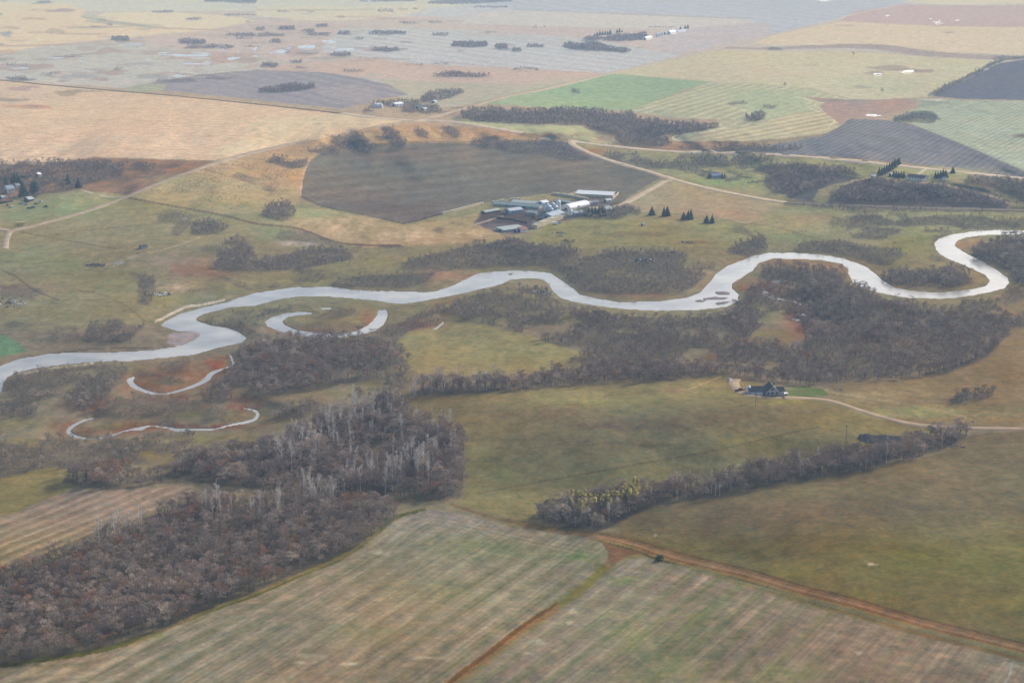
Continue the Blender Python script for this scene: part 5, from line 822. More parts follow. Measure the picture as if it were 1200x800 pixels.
def spruce_parts(seed, h=12.0):
    rs = np.random.RandomState(seed); T = MB(); C = MB(); T.tube((0, 0, -.6), (0, 0, h * .96), .2, .04, 6); L = 15
    for i in range(L):
        z = h * (.08 + .88 * i / L); r = h * .29 * (1 - i / L) ** .85 + .15; nb = 11 if i < 8 else 8
        for k in range(nb):
            a = 6.283 * (k + rs.rand() * .7) / nb; rr = r * (.75 + .4 * rs.rand()); c, s = math.cos(a), math.sin(a); w = rr * .34 + .12; dz = rr * (.38 + .2 * rs.rand())
            p0 = (0, 0, z + .35); e = (c * rr, s * rr, z - dz); l = (c * rr * .6 - s * w, s * rr * .6 + c * w, z - dz * .75); q = (c * rr * .6 + s * w, s * rr * .6 - c * w, z - dz * .75)
            C.add([p0, l, e, q], [(0, 1, 2), (0, 2, 3)], 1)
    C.add([(0, .12, h * .93), (.12, -.1, h * .93), (-.12, -.1, h * .93), (0, 0, h)], [(0, 1, 3), (1, 2, 3), (2, 0, 3)], 1)
    return T, C
def protos(fn, tmat, cmat, seeds, **kw):
    out = []
    for s in seeds:
        T, C = fn(s, **kw)
        tm = mesh_np('trunk', T.v, T.f, [tmat], [0] * len(T.f)); cm = mesh_np('crown', C.v, C.f, [cmat], [0] * len(C.f))
        k = len(T.v); full = mesh_np('tree', T.v + C.v, T.f + [tuple(i + k for i in f) for f in C.f], [tmat, cmat], [0] * len(T.f) + [1] * len(C.f))
        out.append((tm, cm, full))
    return out
PR = {
 't': (protos(bare_parts, M['bark'], M['twig'], range(6), h=8.0, n=520, tw=.10), 8.0),
 'b': (protos(bare_parts, M['bark'], M['brush'], range(20, 24), h=3.6, spread=.46, lift=.1, n=230, tw=.10, trunk=.07, lobes=6), 3.6),
 'a': (protos(aspen_parts, M['pale_bark'], M['atwig'], range(40, 45), h=14.0, n=180), 14.0),
 'r': (protos(bare_parts, M['bark'], M['rust'], range(60, 63), h=7.0, n=520, tw=.12, spread=.3), 7.0),
 'g': (protos(aspen_parts, M['pale_bark'], M['gold'], range(70, 74), h=12.0, n=520, leaf=.42), 12.0),
 'e': (protos(bare_parts, M['spruce_trunk'], M['spruce'], range(90, 92), h=3.6, spread=.55, lift=.12, n=700, leaf=.34, trunk=.08), 3.6),
 's': (protos(spruce_parts, M['spruce_trunk'], M['spruce'], range(80, 83)), 12.0),
}
PLACE = {'wood1': 'in the brown wood at the lower left', 'wood2': 'in the dark wood with pale trunks beside the rolling pasture', 'wood4': 'in the rounded clump above the small striped field', 'strip': 'in the narrow tree strip beside the yellow aspens', 'belt': 'in the long tree belt behind the rolling pasture', 'valley': 'in the river valley brush'}
PN = {'t': ('bare_tree', 'leafless grey brown tree', 'tree'), 'a': ('aspen_tree', 'bare pale trunked aspen', 'tree'), 'r': ('rusty_tree', 'rusty brown leaved tree', 'tree'), 'b': ('shrub', 'low leafless shrub', 'shrub'), 'g': ('golden_aspen', 'yellow leaved aspen', 'tree'), 's': ('spruce_tree', 'dark green spruce', 'tree'), 'e': ('evergreen_bush', 'dark evergreen bush', 'bush')}
def plant(kind, x, y, z, h, rz, label, group=None, rs=random):
    pr, ph = PR[kind]; T, C, _ = pr[int(abs(x * 7.3 + y * 3.1)) % len(pr)]; s = h / ph; nm = PN[kind]
    o = empty(nm[0], (x, y, z), rz); o.scale = (s, s, s); tag(o, label, nm[2], group)
    a = bpy.data.objects.new('trunk', T); b = bpy.data.objects.new('crown', C); link(a, o); link(b, o); return o
TREES = sample_woods()
for k in TREES: print('TREES', k, len(TREES[k]))
STUFF_NAME = {'t': ('woodland', 'leafless grey brown woods lining the valley and dotting the fields'), 'b': ('brushland_shrubs', 'low leafless brush filling the river flats'), 'a': ('aspen_woods', 'pale trunked bare aspens deep inside the woods'), 'r': ('rusty_woods', 'scattered rusty leaved trees mixed through the woods')}
def scatter(kind, arr):
    """the rest of a kind as one object: its own mesh of points, a tree shape set on each"""
    pr, ph = PR[kind]; nm, lab = STUFF_NAME[kind]
    me = bpy.data.meshes.new(nm); me.vertices.add(len(arr)); me.vertices.foreach_set('co', arr[:, :3].astype(np.float32).ravel())
    def attr(n, tp, val, f='value'): a = me.attributes.new(n, tp, 'POINT'); a.data.foreach_set(f, val)
    attr('tree_scale', 'FLOAT', (arr[:, 3] / ph).astype(np.float32)); attr('turn', 'FLOAT', arr[:, 4].astype(np.float32)); attr('shape', 'INT', (np.arange(len(arr)) % len(pr)).astype(np.int32))
    for m in pr[0][2].materials: me.materials.append(m)
    o = link(bpy.data.objects.new(nm, me)); tag(o, lab, 'trees', kind='stuff')
    ng = bpy.data.node_groups.new('plant_' + nm, 'GeometryNodeTree'); ng.interface.new_socket('Geometry', in_out='INPUT', socket_type='NodeSocketGeometry'); ng.interface.new_socket('Geometry', in_out='OUTPUT', socket_type='NodeSocketGeometry')
    N = ng.nodes; Lk = ng.links.new; gi = N.new('NodeGroupInput'); go_ = N.new('NodeGroupOutput'); j = N.new('GeometryNodeGeometryToInstance'); io = N.new('GeometryNodeInstanceOnPoints')
    for _, _, full in reversed(pr):
        po = bpy.data.objects.new(nm + '_shape', full); oi = N.new('GeometryNodeObjectInfo'); oi.inputs['Object'].default_value = po; oi.inputs['As Instance'].default_value = False; Lk(oi.outputs['Geometry'], j.inputs[0])
    def na(n, tp): a = N.new('GeometryNodeInputNamedAttribute'); a.data_type = tp; a.inputs['Name'].default_value = n; return a.outputs[0]
    Lk(gi.outputs[0], io.inputs['Points']); Lk(j.outputs[0], io.inputs['Instance']); io.inputs['Pick Instance'].default_value = True; Lk(na('shape', 'INT'), io.inputs['Instance Index'])
    cb = N.new('ShaderNodeCombineXYZ'); Lk(na('turn', 'FLOAT'), cb.inputs[2]); Lk(cb.outputs[0], io.inputs['Rotation']); Lk(na('tree_scale', 'FLOAT'), io.inputs['Scale']); Lk(io.outputs[0], go_.inputs[0])
    md = o.modifiers.new('plants', 'NODES'); md.node_group = ng; return o
LIM = {'t': 300, 'a': 230, 'r': 110, 'b': 160}
for kind, arr in TREES.items():
    if not len(arr): continue
    size = arr[:, 3] / (CAMZ / CP / (arr[:, 6] - YH)); infr = (arr[:, 5] > -5) & (arr[:, 5] < 1205) & (arr[:, 6] > 0) & (arr[:, 6] < 802)
    order = np.argsort(-(size + 1000 * infr)); top = order[:LIM[kind]]; rest = order[LIM[kind]:]
    for i in top:
        x, y, z, h, rz, u, v, q = arr[i]; pl = WOODS[int(q)][0]; lab = PN[kind][1] + ' ' + PLACE.get(pl, 'in the scattered brush of the valley')
        plant(kind, x, y, z, h, rz, lab, PN[kind][0].replace('_', ' ') + 's ' + PLACE.get(pl, 'of the valley'))
    if len(rest): scatter(kind, arr[rest])
# yellow aspens at the near end of the strip
_r = random.Random(5); GP = []
for k in range(44): GP.append((_r.uniform(668, 748), None))
for k, (u, _) in enumerate(GP):
    v = 612 - (u - 668) * .24 + _r.uniform(-13, 6); p = at(u, v); h = _r.uniform(9.5, 13)
    plant('g', p.x, p.y, p.z, h, _r.random() * 6, 'yellow leaved aspen at the near end of the tree strip', 'yellow aspens at the near end of the tree strip')
for (u, v, h, lab) in [(674, 616, 5.5, 'small round yellow tree at the foot of the strip by the track'), (706, 618, 7, 'bright yellow tree at the front edge of the strip above the track'), (737, 600, 5, 'small yellow tree on the field edge of the strip'), (963, 557, 6, 'lone orange yellow tree at the front of the strip under the driveway'), (991, 529, 6.5, 'yellow tree left of the collapsed dark shed'), (1016, 528, 6, 'yellow tree in front of the collapsed dark shed')]:
    p = at(u, v); plant('g', p.x, p.y, p.z, h, u, lab)
p = at(687, 452); plant('r', p.x, p.y, p.z, 8, 1, 'orange brown tree at the front of the belt above the pasture')
p = at(772, 656); plant('e', p.x, p.y, p.z, 4.0, 1, 'squat dark evergreen bush beside the red dirt track').scale = (1.25, 1.0, .8)
# single trees on the plain and shelter spruces: (u, v of the foot, height, label)
for (u, v, h, lab) in [(920, 103, 11, 'lone bare tree on the green field left of the marsh'), (1000, 66, 11, 'lone bare tree on the far golden field'), (1034, 110, 12, 'lone rounded tree below the twin ponds')]:
    p = at(u, v); plant('t', p.x, p.y, p.z, h, u, lab)
SPR = [('standing in the meadow between barns and river', [(764,252,10),(778,253.5,10),(782,253,10.5),(801,257,9.5),(806.5,257.5,10),(809.5,257,10.5),(828,261,10.5),(834.5,261.5,9.5)]),
 ('in the shelter clump behind the farm buildings', [(686,253,8),(690,252,10),(694,253,11),(698,252,10.5),(702,253,11),(706,252.5,9),(709,253,9)]),
 ('around the farmstead at the left edge', [(18,217,14),(21,216,14),(23,217,12),(28,230,15),(26,229,13),(30,229,13),(39,225,12),(42,226,14),(44,225,13),(80,215,12),(92,220,12),(7,215,9),(15,216,10)]),
 ('in the windbreak row beside the hilltop house', [(1030,206,9),(1033,205,10),(1036,203,10),(1039,201.5,10),(1042,200,10),(1045,198,10),(1048,196,10),(1051,194,10),(1053,192.5,9),(1047,207,7),(1050,208,7.5),(1053,208,8),(1056,208,8),(1059,208.5,8),(1096,208,8),(1099,208.5,7),(1102,208,9),(1105,208,10),(1108,208,10),(1116.5,203,9)]),
 ('at the distant farmstead on the plain', [(697,42.5,10),(700,42,11),(703,41.5,12),(706,41.3,12),(709,41,13),(712,40.8,13),(715,40.5,13),(723,38.5,10),(726,38.2,11),(729,38,9),(750,46,10),(753,45.5,12),(756,45,12),(797.5,34.5,12),(803,33.8,13),(806,33.5,12)])]
for where, L in SPR:
    for (u, v, h) in L:
        p = at(u, v); plant('s', p.x, p.y, p.z, h * 1.12, u, 'dark green spruce ' + where, 'spruces ' + where).scale.xyz = (h * _r.uniform(.095, .145), h * _r.uniform(.095, .145), h * _r.uniform(.072, .108))
# ------------------------------------------------------------------ farms, houses, machines
K = {'white': simple('white_sheet_metal', (.68, .68, .67), .45, .4, .05), 'cream': simple('cream_siding', (.62, .59, .52), .7, .2, .06), 'tan': simple('weathered_boards', (.46, .38, .27), .9, .1, .2, .6), 'straw': simple('old_straw', (.50, .43, .29), 1, .05, .2, .7),
 'bluegrey': simple('blue_grey_sheet_metal', (.27, .33, .38), .45, .4, .08), 'steel': simple('galvanised_steel', (.40, .43, .45), .4, .5, .08, 1.0), 'green': simple('faded_green_roof', (.30, .34, .31), .6, .3, .12), 'slate': simple('dark_slate_shingles', (.040, .050, .062), .8, .2, .2, 1.5), 'charcoal': simple('charcoal_roof', (.07, .07, .08), .8, .2, .15),
 'weath': simple('rotten_grey_boards', (.11, .10, .095), .95, .05, .3, .9), 'siding': simple('grey_house_siding', (.42, .43, .45), .7, .2, .05), 'stone': simple('brown_stone_facing', (.22, .18, .15), .9, .1, .3, 2.0), 'glass': simple('dark_window_glass', (.03, .04, .05), .08, .5, .05), 'black': simple('black_rubber', (.02, .02, .02), .9, .1, .1),
 'red': simple('dark_red_paint', (.12, .02, .02), .35, .5, .1), 'yellow': simple('faded_yellow_paint', (.60, .44, .16), .6, .3, .1), 'bluep': simple('blue_paint', (.05, .10, .22), .4, .5, .1), 'pole': simple('creosoted_pole', (.10, .08, .065), .9, .1, .15), 'rust': simple('rusted_iron', (.16, .08, .05), .9, .1, .3, 1.5), 'dirt': simple('dark_manure', (.07, .055, .045), 1, .05, .3, .4), 'redroof': simple('dull_red_roof', (.24, .09, .07), .7, .2, .12), 'rock': simple('field_stone', (.40, .38, .36), .95, .1, .25, .8)}
def place(p1, p2):
    a, b = at(*p1), at(*p2); m = (a + b) / 2; m.z = min(a.z, b.z, zat(m.x, m.y)) ; d = b - a; return m, math.atan2(d.y, d.x), math.hypot(d.x, d.y)
def barn(name, label, p1, p2, w, wh, rh, wall, roof, cat='barn', style='gable', length=None, doors=1, wins=3, group=None):
    m, rz, L = place(p1, p2); L = length or L; e = empty(name, m, rz); tag(e, label, cat, group); x = L / 2; y = w / 2; b = -1.0
    if style == 'gable':
        MB().prism([(-y, b), (y, b), (y, wh), (0, wh + rh), (-y, wh)], -x, x).build('wall', K[wall], e)
        o = .5; t = .18; s = rh / y; r = MB()
        for q in (-1, 1): r.prism([(q * 0, wh + rh + .03), (q * (y + o), wh - s * o + .03), (q * (y + o), wh - s * o + .03 + t), (q * 0, wh + rh + .03 + t)], -x - o, x + o)
        rf = r.build('roof', K[roof], e); MB().box(-x - o, x + o, -.18, .18, wh + rh + .16, wh + rh + .3).build('ridge_cap', K[roof], rf)
    elif style == 'hoop':
        n = 12; arc = [(y * math.cos(math.pi * i / n), wh + rh * math.sin(math.pi * i / n)) for i in range(n + 1)]
        MB().prism([(y, b)] + arc + [(-y, b)], -x, x).build('wall', K[wall], e)
        arc2 = [(a * 1.03, wh + (c - wh) * 1.03 + .06) for a, c in arc]; q = MB(); k = len(arc2)
        q.prism(arc2 + [(a * 1.0, c + .0) for a, c in arc[::-1]], -x + .4, x - .4).build('roof', K[roof], e)
    else:
        MB().prism([(-y, b), (y, b), (y, wh + rh), (-y, wh)], -x, x).build('wall', K[wall], e)
        MB().prism([(-y - .6, wh - .02), (y + .6, wh + rh + .05), (y + .6, wh + rh + .25), (-y - .6, wh + .18)], -x - .5, x + .5).build('roof', K[roof], e)
    for k in range(doors):
        d = MB().box(-x - .08, -x + .02, -1.9, 1.9, 0, min(wh + .6, 3.6)) if k == 0 else MB().box(x * .3, x * .3 + 3.6, -y - .08, -y + .02, 0, min(wh * .9, 3.4)); dd = d.build('door', K['charcoal'], e)
    for k in range(wins):
        xx = -x * .8 + 1.6 * x * (k + .5) / wins; f = MB().box(xx - .7, xx + .7, -y - .06, -y + .02, wh * .45, wh * .45 + 1.0).build('window', K['glass'], e); MB().box(xx - .85, xx + .85, -y - .1, -y - .02, wh * .45 - .12, wh * .45 - .02).build('sill', K['white'], f)
    return e
def bin_(name, label, u, v, r, h, mat, roofm, cat='grain bin', group=None, legs=False):
    p = at(u, v); e = empty(name, p); tag(e, label, cat, group); z0 = 2.4 if legs else -.5
    w = MB(); w.cone(0, 0, z0, h, r, r, 18)
    if not legs:
        for k in range(1, 6): w.cone(0, 0, h * k / 6, h * k / 6 + .12, r + .04, r + .04, 18)
    w.build('wall', K[mat], e); rf = MB().cone(0, 0, h, h + r * .62, r + .12, .35, 18).build('roof', K[roofm], e); MB().cone(0, 0, h + r * .62, h + r * .62 + .3, .4, .3, 8).build('hatch', K[roofm], rf)
    if legs:
        MB().cone(0, 0, .7, 2.4, .3, r, 14).build('hopper', K[mat], e)
        for k in range(4): a = k * math.pi / 2 + .78; MB().tube((r * .9 * math.cos(a), r * .9 * math.sin(a), -.5), (r * .9 * math.cos(a), r * .9 * math.sin(a), 3), .09, .09, 4).build('leg', K['steel'], e)
    MB().box(-.25, .25, -r - .14, -r - .03, 0.2 if not legs else 2.5, h).build('ladder', K['steel'], e); return e
def vehicle(name, label, u, v, rz, paint, kind='pickup', cat='vehicle', group=None, s=1.0):
    p = at(u, v); e = empty(name, p, rz); e.scale = (s, s, s); tag(e, label, cat, group)
    if kind == 'pickup':
        MB().prism([(-.95, .45), (.95, .45), (.98, .8), (.9, 1.1), (-.9, 1.1), (-.98, .8)], -2.6, 2.6).build('body', K[paint], e)
        cb = MB().add([(-.3,-.85,1.1),(1.5,-.85,1.1),(1.5,.85,1.1),(-.3,.85,1.1),(-.1,-.7,1.8),(.95,-.7,1.8),(.95,.7,1.8),(-.1,.7,1.8)], [(4,5,6,7),(0,1,5,4),(1,2,6,5),(2,3,7,6),(3,0,4,7)]).build('cab', K[paint], e)
        MB().add([(.0,-.87,1.2),(1.3,-.87,1.2),(.9,-.76,1.68),(.05,-.76,1.68)], [(0,1,2,3)]).build('window', K['glass'], cb)
        MB().box(-2.5, -.5, -.75, .75, 1.11, 1.16).build('cargo_bed', K['black'], e)
    elif kind == 'truck':
        MB().box(-3.6, 1.3, -1.2, 1.2, 1.0, 3.3).build('box', K[paint], e); MB().box(1.5, 3.4, -1.1, 1.1, .6, 2.4).build('cab', K['white'], e); MB().box(2.6, 3.45, -1.12, 1.12, 1.5, 2.2).build('window', K['glass'], e)
    elif kind == 'trailer':
        MB().box(-4.2, 4.2, -1.25, 1.25, .9, 1.25).build('deck', K['pole'], e); MB().box(-4.0, 4.0, -1.2, 1.2, 1.26, 3.1).build('load', K[paint], e)
    for x in (-1.6, 1.7):
        for y in (-.95, .95):
            w = MB().tube((x, y - .12, .38), (x, y + .12, .38), .4, .4, 12).build('wheel', K['black'], e); MB().tube((x, y - .13, .38), (x, y + .13, .38), .2, .2, 8).build('rim', K['steel'], w)
    return e
def pole(label, u, v, h=8.5, rz=0):
    p = at(u, v); e = empty('utility_pole', p, rz); tag(e, label, 'pole'); MB().tube((0, 0, -1), (0, 0, h), .17, .11, 8).build('post', K['pole'], e); c = MB().box(-1.2, 1.2, -.22, -.1, h - .9, h - .7).build('crossarm', K['pole'], e)
    for x in (-1.05, 0, 1.05): MB().tube((x, -.16, h - .7), (x, -.16, h - .5), .05, .05, 6).build('insulator', K['white'], c)
def wallrun(name, label, pts, h, t, mat, cat, step=2.4):
    """straw bale stack or board fence along pixel points, bale by bale"""
    P3 = [at(*p) for p in pts]; base = P3[0]; o = MB(); rs = random.Random(3)
    for a, b in zip(P3[:-1], P3[1:]):
        d = b - a; L = math.hypot(d.x, d.y); ux, uy = d.x / L, d.y / L; n = max(1, int(L / step))
        for k in range(n):
            s0 = L * k / n + .06; s1 = L * (k + 1) / n - .06; hh = h * rs.uniform(.86, 1.05) if t > .6 else h; z = zat(a.x + ux * s0, a.y + uy * s0) - base.z; q = rs.uniform(-.12, .12)
            c = [(a.x + ux * s - uy * (w + q) - base.x, a.y + uy * s + ux * (w + q) - base.y) for s, w in ((s0, -t / 2), (s1, -t / 2), (s1, t / 2), (s0, t / 2))]
            o.add([(x, y, z - .5) for x, y in c] + [(x, y, z + hh) for x, y in c], [(3,2,1,0),(4,5,6,7),(0,1,5,4),(1,2,6,5),(2,3,7,6),(3,0,4,7)])
    r = o.build(name, K[mat], loc=base); tag(r, label, cat); return r
def heap(name, label, u, v, r, n, mats, cat='pile', hh=1.2):
    rs = random.Random(int(u)); p = at(u, v); o = MB()
    for k in range(n):
        a = rs.random() * 6.28; d = r * rs.random() ** .6; x, y = math.cos(a) * d * 1.3, math.sin(a) * d; z = zat(p.x + x, p.y + y) - p.z; s = rs.uniform(.4, 1.3) * hh; l = rs.uniform(.6, 2.2)
        q = rs.random() * 3; cx, cy = math.cos(q), math.sin(q); c = [(x + cx * i * l - cy * j * s * .6, y + cy * i * l + cx * j * s * .6) for i, j in ((-.5, -.5), (.5, -.5), (.5, .5), (-.5, .5))]; tl = rs.uniform(-.2, .3)
        o.add([(a_, b_, z - .4) for a_, b_ in c] + [(a_ * .9 + x * .1, b_ * .9 + y * .1, z + s * (.5 + tl * (i % 2))) for i, (a_, b_) in enumerate(c)], [(3,2,1,0),(4,5,6,7),(0,1,5,4),(1,2,6,5),(2,3,7,6),(3,0,4,7)], rs.randrange(len(mats)))
    t = o.build(name, [K[m] for m in mats], loc=p); tag(t, label, cat); return t
# --- cattle farm on the valley floor
barn('cattle_barn', 'long white roofed feedlot shed inside a tan board pen', (676, 229), (719, 231.2), 12, 3.2, 2.2, 'tan', 'white', style='mono', wins=0)
wallrun('pen_fence', 'tan board windbreak fence closing the pen of the white roofed shed', [(666, 230), (681, 224.6), (725, 227.3), (718, 234), (712, 233.6)], 3.0, .35, 'tan', 'fence', 3)
barn('hoop_barn', 'white arched barn with a rounded roof right of the silos', (663, 246), (686, 240), 13, 1.6, 4.6, 'white', 'white', style='hoop', wins=0)
barn('livestock_barn', 'very long low grey green barn at the upper left of the yard', (580, 240.3), (634, 244), 12, 2.6, 2.2, 'green', 'green', doors=2, wins=6)
barn('machine_shed', 'blue grey shed with a pale roof left of the bins', (594, 250.5), (609, 248.5), 12, 4, 2, 'bluegrey', 'steel')
barn('feed_shed', 'low greenish roofed shed in the middle of the yard', (619, 251), (630, 252), 10, 3, 1.6, 'green', 'green', 'shed')
barn('workshop', 'steel blue workshop with a broad roof just below the silos', (640, 257), (655, 252.5), 15, 4.2, 2.6, 'bluegrey', 'bluegrey', doors=2)
barn('storage_shed', 'small white roofed shed behind the silos', (633, 240.5), (640, 239), 9, 3.4, 1.6, 'white', 'white', 'shed', wins=1)
barn('loafing_shed', 'wide flat grey green roofed shed at the front left of the yard', (586, 271), (611, 267.5), 15, 2.2, .8, 'green', 'green', 'shed', style='mono')
barn('pump_house', 'tiny white shed alone in the meadow by the spruces', (752, 264.6), (755, 264.4), 3, 2.2, .9, 'white', 'steel', 'shed', doors=1, wins=0)
barn('calf_shed', 'small grey roofed shed at the gate of the lane', (709, 237), (715, 236.3), 7, 2.6, 1.4, 'cream', 'steel', 'shed', wins=1)
barn('farmhouse', 'pale farmhouse half hidden by the shelter spruces', (708, 249), (714, 248), 9, 4.2, 3, 'cream', 'green', 'house', wins=3)
barn('bungalow', 'small white and red house in the front yard of the farm', (608, 272), (615, 270.6), 8, 3, 2.2, 'white', 'redroof', 'house', wins=2)
barn('blue_garage', 'blue grey garage between the hopper bin and the spruces', (671, 252.5), (681, 251.2), 9, 3.2, 1.8, 'bluegrey', 'bluegrey', 'garage', wins=2)
wallrun('bale_stack', 'long green tan row of stacked straw bales at the front of the yard', [(626, 267.5), (641, 261.5), (657, 256)], 4.2, 7, 'straw', 'bale stack', 2.6)
wallrun('bale_stack', 'pale straw bale wall running towards the white roofed shed', [(648, 228), (668, 231), (689, 235)], 3.2, 3, 'straw', 'bale stack', 2.6)
wallrun('bale_stack', 'short straw bale wall at the upper left corner of the yard', [(577, 238.6), (591, 236.2)], 3, 3, 'straw', 'bale stack', 2.6)
wallrun('bale_stack', 'short straw bale row behind the long grey green barn', [(597, 235.6), (609, 234.4)], 3, 3, 'straw', 'bale stack', 2.6)
wallrun('bale_stack', 'bright straw bale row along the edge of the brown field', [(518, 251.2), (530, 248.6), (545, 244.6), (566, 239.4)], 2.6, 2.6, 'straw', 'bale stack', 2.6)
wallrun('feed_bunk', 'brown feed bunk wall inside the muddy pens', [(575, 254.5), (588, 255)], 1.2, 2, 'pole', 'feed bunk', 3)
wallrun('corral_fence', 'dark corral fence across the muddy pens', [(572, 262), (583, 256.5), (600, 258), (618, 262), (628, 258), (622, 248)], 1.8, .25, 'pole', 'fence', 3)
for k, (u, v, r, h, m, r2, lab) in enumerate([(643,250,3.4,8,'steel','white','steel grain bin at the left end of the bin cluster'),(647,248,3.4,9,'steel','steel','tall steel bin at the back of the bin cluster'),(650.5,250.5,3.6,8,'bluegrey','steel','blue grey bin in the middle of the bin cluster'),(645.5,252,3,7,'steel','steel','front steel bin of the bin cluster'),(654.3,248.4,2.6,12,'white','white','tall slim white silo at the right of the bin cluster'),(641,247,3,7,'white','steel','white bin with a grey cap behind the cluster')]): bin_('grain_bin', lab, u, v, r, h, m, r2)
bin_('hopper_bin', 'white hopper bin on legs in front of the blue grey garage', 668.5, 254, 2.2, 7, 'white', 'white', 'hopper bin', legs=True)
for u, v, rz, pt, kd, lab in [(650.5,263.4,.3,'white','truck','white box truck by the end of the straw stack'),(655,262,.8,'bluep','pickup','blue pickup beside the white box truck'),(626,261.5,.2,'white','pickup','white pickup at the near end of the straw stack'),(604,271.5,1.2,'black','pickup','black pickup left of the small white and red house'),(692,239.3,.2,'white','truck','white truck on the far side of the arched barn'),(697,238.9,.1,'steel','trailer','grey trailer next to the white truck behind the arched barn'),(658,276.4,.2,'white','pickup','white pickup parked in the meadow below the yard'),(607,248,.4,'yellow','trailer','yellow feed wagon by the blue grey shed')]: vehicle('parked_truck' if kd != 'trailer' else 'trailer', lab, u, v, rz, pt, kd)
heap('scrap_pile', 'dark scrap and machinery in the meadow below the yard', 655, 273.5, 7, 26, ['rust', 'black', 'steel']); heap('scrap_pile', 'low black scrap row near the wood below the yard', 667, 282.5, 7, 24, ['black', 'rust']); heap('scrap_pile', 'brown timber scrap in the meadow above the river wood', 805, 284.3, 6, 44, ['weath', 'rust', 'tan'], hh=1.4)
heap('tyre_pile', 'black tyre heap with pale scraps in the clearing by the river', 757, 305.5, 10, 54, ['black', 'black', 'steel', 'white'], hh=1.6); heap('rubble_pile', 'white broken concrete on the inside of the river bend', 635, 343, 8, 60, ['white', 'rock', 'black'], hh=1.5); heap('rubble_pile', 'pale rubble beside the brush on the left meadow', 190, 345, 7, 46, ['rock', 'white', 'weath'], hh=1.3)
heap('scrap_pile', 'scattered white and rusty scrap at the left edge above the river', 9, 354.5, 12, 60, ['rust', 'white', 'steel', 'weath'], hh=1.3); heap('brush_pile', 'dark brush pile by the tiny grey shed in the left meadow', 112, 311, 7, 50, ['weath', 'pole'], hh=1.6)
heap('rubble_pile', 'thin line of pale stones leading from the dark brush pile', 140, 309, 5, 26, ['rock', 'white'], hh=.8); heap('rubble_pile', 'pale stones below the copse on the left meadow slope', 214, 257, 4, 16, ['rock', 'white'], hh=1); heap('rubble_pile', 'white washed stones in the reddish channel right of centre', 912, 330, 6, 26, ['white', 'rock'], hh=.8)
barn('field_shed', 'tiny grey shed with a white end alone in the left meadow', (164, 291.5), (172, 290.5), 5, 2.2, 1.2, 'steel', 'weath', 'shed', wins=0)
barn('open_shed', 'long dark open cattle shed behind the muddy pens', (600, 238.6), (632, 240.2), 9, 2.4, 1.4, 'weath', 'green', 'shed', style='mono', wins=0)
barn('pen_shed', 'narrow grey shed along the left side of the muddy pens', (566, 250.5), (583, 247.5), 8, 2.2, 1.2, 'weath', 'green', 'shed', wins=0)
barn('long_shed', 'long grey shed reaching right behind the silos', (656, 236.5), (675, 240.5), 9, 2.4, 1.2, 'weath', 'green', 'shed', wins=0)
# --- dark roofed house on the hill
o_ = at(897, 463); e = empty('country_house', o_, .03); e.scale = (.88, .88, .88); tag(e, 'large house with a dark slate roof and two white garage doors', 'house')
MB().prism([(0, -1), (9, -1), (9, 3), (4.5, 5.6), (0, 3)], -12, -.02).build('garage_wing', K['siding'], e)
r = MB()
for q, (y0, y1) in enumerate(((4.5, -.6), (4.5, 9.6))): r.prism([(y0, 5.66), (y1, 2.7), (y1, 2.9), (y0, 5.86)], -12.5, 1.0)
r.build('garage_roof', K['slate'], e)
for x0, x1 in ((-10.6, -7.8), (-6.6, -2.2)):
    d = MB().box(x0, x1, -.09, .03, 0, 2.5).build('garage_door', K['white'], e); MB().box(x0 - .15, x1 + .15, -.12, -.02, 2.52, 2.68).build('frame', K['cream'], d)
b = MB(); x0, x1 = 0, 9.5; b.add([(x0,-2,-1),(x1,-2,-1),(x1,10,-1),(x0,10,-1),(x0,-2,3.2),(x1,-2,3.2),(x1,10,3.2),(x0,10,3.2),(4.75,-2,7.4),(4.75,10,7.4)], [(3,2,1,0),(0,1,5,8,4),(1,2,6,5),(2,3,7,9,6),(3,0,4,7)]); b.build('main_wing', K['siding'], e)
r = MB()
for s in (-1, 1):
    xa, xb = 4.75, 4.75 + s * 5.4; za, zb = 7.46, 2.68; r.add([(xa,-2.6,za),(xb,-2.6,zb),(xb,10.6,zb),(xa,10.6,za),(xa,-2.6,za+.22),(xb,-2.6,zb+.22),(xb,10.6,zb+.22),(xa,10.6,za+.22)], [(3,2,1,0),(4,5,6,7),(0,1,5,4),(1,2,6,5),(2,3,7,6),(3,0,4,7)])
r.build('main_roof', K['slate'], e)
MB().prism([(1, -1), (8.4, -1), (8.4, 2.9), (4.7, 4.9), (1, 2.9)], 9.52, 14).build('side_wing', K['siding'], e)
r = MB()
for y1 in (.5, 8.9): r.prism([(4.7, 4.95), (y1, 2.65), (y1, 2.85), (4.7, 5.15)], 9.0, 14.5)
r.build('side_roof', K['slate'], e)
MB().box(.03, 9.4, -2.09, -2.01, -.5, 1.1).build('stone_base', K['stone'], e)
for x, z, w_ in ((1.0, 1.4, 1.6), (3.6, 1.4, 2.2), (7.0, 1.4, 1.6), (3.9, 4.3, 1.6)):
    w = MB().box(x, x + w_, -2.07, -1.98, z, z + 1.3).build('window', K['glass'], e); MB().box(x - .1, x + w_ + .1, -2.12, -2.0, z - .16, z - .04).build('sill', K['white'], w)
MB().box(-1.6, -.5, -.07, .03, 0, 2.1).build('door', K['charcoal'], e); MB().box(14.02, 17, -1.5, 4, .9, 1.05).build('deck', K['white'], e); MB().box(14.1, 16.9, -1.55, -1.45, 1.0, 1.9).build('deck_rail', K['white'], e)
MB().box(6.6, 7.4, 6, 6.9, 6, 8.6).build('chimney', K['stone'], e)
